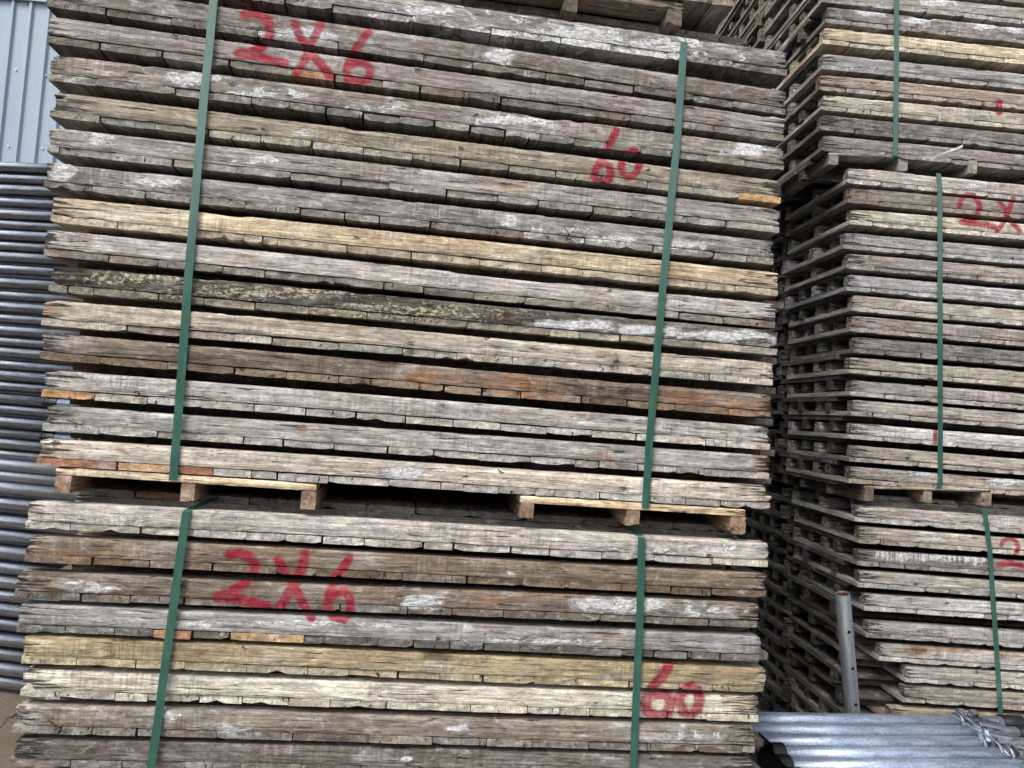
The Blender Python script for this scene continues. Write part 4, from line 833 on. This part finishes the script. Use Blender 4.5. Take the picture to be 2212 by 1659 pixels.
def rib_strip(n, ztop, thick=.004):
    mb = MB(); prof = [(0, 0), (.118, 0), (.133, -.028), (.157, -.028), (.172, 0), (PIT, 0)]
    pts = []
    for k in range(n): pts += [(k * PIT + a_, b_) for a_, b_ in prof[:-1]]
    pts.append((n * PIT, 0)); V = []
    for xx, yy in pts: V += [(xx, yy, 0), (xx, yy, ztop), (xx, yy + thick, 0), (xx, yy + thick, ztop)]
    Fc = []
    for k in range(len(pts) - 1):
        a_ = 4 * k; b_ = a_ + 4; Fc += [(a_, b_, b_ + 1, a_ + 1), (a_ + 2, a_ + 3, b_ + 3, b_ + 2), (a_ + 1, b_ + 1, b_ + 3, a_ + 3)]
    return mb.add(V, Fc).mesh('cladding_sheet', CLAD)
sh = rib_strip(5, zt_)
for k in range(-3, 12): link('cladding_sheet', sh, bldg, (k * PIT * 5 - .47, 0 if k % 2 else -.0045, 0))
fb = MB(); fb.box((-4, -.05, zt_ - .01), (11, .1, zt_ + .9)); link('fascia', fb.mesh('fascia', CLAD), bldg)
scr = MB().lathe([(0, .009), (.006, .009), (.008, .004)], 8).mesh('screw', GALV); bpy.context.view_layer.update()
for (u, v_) in ((36, 152), (20, 317), (93, 322), (58, 10), (100, 165)):
    P = at_plane(u, v_, WP, wn_) - wn_ * .012; s_ = link('screw', scr, bldg); s_.matrix_basis = bldg.matrix_world.inverted() @ (Matrix.Translation(Vector(P)) @ Matrix.Rotation(wyaw - math.pi / 2, 4, 'Z'))

g = G('yard_concrete'); tc = g.n('ShaderNodeTexCoord'); v = tc.outputs['Object']
a = g.noise(v, (1.2, 1.2, 1), det=7, ro=.65); b = g.noise(v, (60, 60, 60), det=4, ro=.7); c_ = g.noise(v, (4, 4, 4), det=6)
col = g.mix(g.rng(a, .35, .65), (.10, .078, .055), (.165, .132, .098)); col = g.mix(g.rng(b, .3, .7, 0, .6), col, g.mix(1.0, col, (.55, .5, .45), 'MULTIPLY')); col = g.mix(g.rng(c_, .56, .7, 0, .5), col, (.16, .075, .04))
GROUND = g.finish(col, .9, 0, g.math('ADD', b, a), .006, .8)
mb_ = MB(); mb_.add([(-150, -150, 0), (150, -150, 0), (150, 150, 0), (-150, 150, 0)], [(0, 1, 2, 3)])
gr = link('ground', mb_.mesh('ground', GROUND)); gr['kind'] = 'structure'
g = G('bounce_cut_dark'); a = g.noise(g.n('ShaderNodeTexCoord').outputs['Object'], (40, 40, 40), det=5)
BOUNCE_CUT = g.finish(g.mix(a, (.022, .022, .021), (.05, .048, .044)), .8, 0, a, .006)
mb_ = MB(); mb_.add([(-60, -14, .004), (60, -14, .004), (60, -.25, .004), (-60, -.25, .004)], [(0, 1, 2, 3)]); mb_.add([(1.0, -.25, .004), (60, -.25, .004), (60, 6, .004), (1.0, 6, .004)], [(0, 1, 2, 3)])
rd_ = link('bounce_cut_sheet', mb_.mesh('bounce_cut_sheet', BOUNCE_CUT)); rd_['kind'] = 'structure'  # unseen dark sheet added over the concrete to cut bounce onto the undersides
# the dark building across the yard, behind the photographer (it is what the tubes and straps mirror)
g = G('dark_cladding'); a = g.noise(g.n('ShaderNodeTexCoord').outputs['Object'], (.5, .5, 6), det=4)
DCL = g.finish(g.mix(a, (.05, .052, .05), (.09, .09, .085)), .8, 0, a, .01)
ob = MB(); ob.box((-30, -16, 0), (30, -14, 4.6)); ob.box((-30.3, -16.3, 4.6), (30.3, -13.7, 4.8))
for k in range(-14, 15): ob.box((k * 2.0 - .08, -14, 0), (k * 2.0 + .08, -13.9, 4.6))
setp(link('warehouse', ob.mesh('warehouse', DCL)), 'low dark warehouse across the yard, behind the photographer', 'building')
# damp mossy crack in the concrete
g = G('mossy_crack'); a = g.noise(g.n('ShaderNodeTexCoord').outputs['Object'], (30, 30, 30), det=5)
CRACK = g.finish(g.mix(g.rng(a, .4, .6), (.012, .012, .008), (.06, .06, .028)), .9, 0, a, .004)
gp = lambda u, v: at_plane(u, v, (0, 0, .004), np.array([0, 0, 1.0]))
cpts = [(92, 1486), (72, 1508), (60, 1522), (45, 1530), (37, 1542), (22, 1549), (12, 1557), (2, 1568), (-30, 1590), (-60, 1600)]
hw = [7, 6, 5, 6, 4, 4, 2, 1.5, 1.5, 1]; V = []; Fc = []; n_ = 0
for (p_, h_), (q_, k_) in zip(zip(cpts[:-1], hw[:-1]), zip(cpts[1:], hw[1:])):
    for t in np.linspace(0, 1, 8)[:-1]:
        u = p_[0] + (q_[0] - p_[0]) * t + (float(vn1(n_ * .7, 3)) - .5) * 6; v_ = p_[1] + (q_[1] - p_[1]) * t + (float(vn1(n_ * .9, 4)) - .5) * 5
        hh = (h_ + (k_ - h_) * t) * (.25 + .8 * float(vn1(n_ * 1.3, 8))); V += [gp(u, v_ - hh * .6), gp(u, v_ + hh * .6)]; n_ += 1
for k in range(n_ - 1): Fc.append((2 * k, 2 * k + 1, 2 * k + 3, 2 * k + 2))
ck_ = link('ground_crack', mesh('crack', V, Fc, CRACK)); ck_['kind'] = 'structure'
# timber bearers under the left props and under both stacks' feet
for nm, P, yw, lab in (('support_beam', at_plane(40, 1486, TP, TN), tyaw, 'squared timber on the ground under the pile of props at the left'),):
    b_ = link(nm, bearer_mesh(1.2, .05, .08, 990, .03, 4), None, tuple(P + TN * .0 + np.array([-.9, 0, 0])), (0, 0, tyaw + math.pi / 2)); b_.location.z = .0; b_.color = (*lin(90, 78, 64), .1); setp(b_, lab, 'timber')
print('objects', len(bpy.data.objects), 'verts', sum(len(m_.vertices) for m_ in bpy.data.meshes))
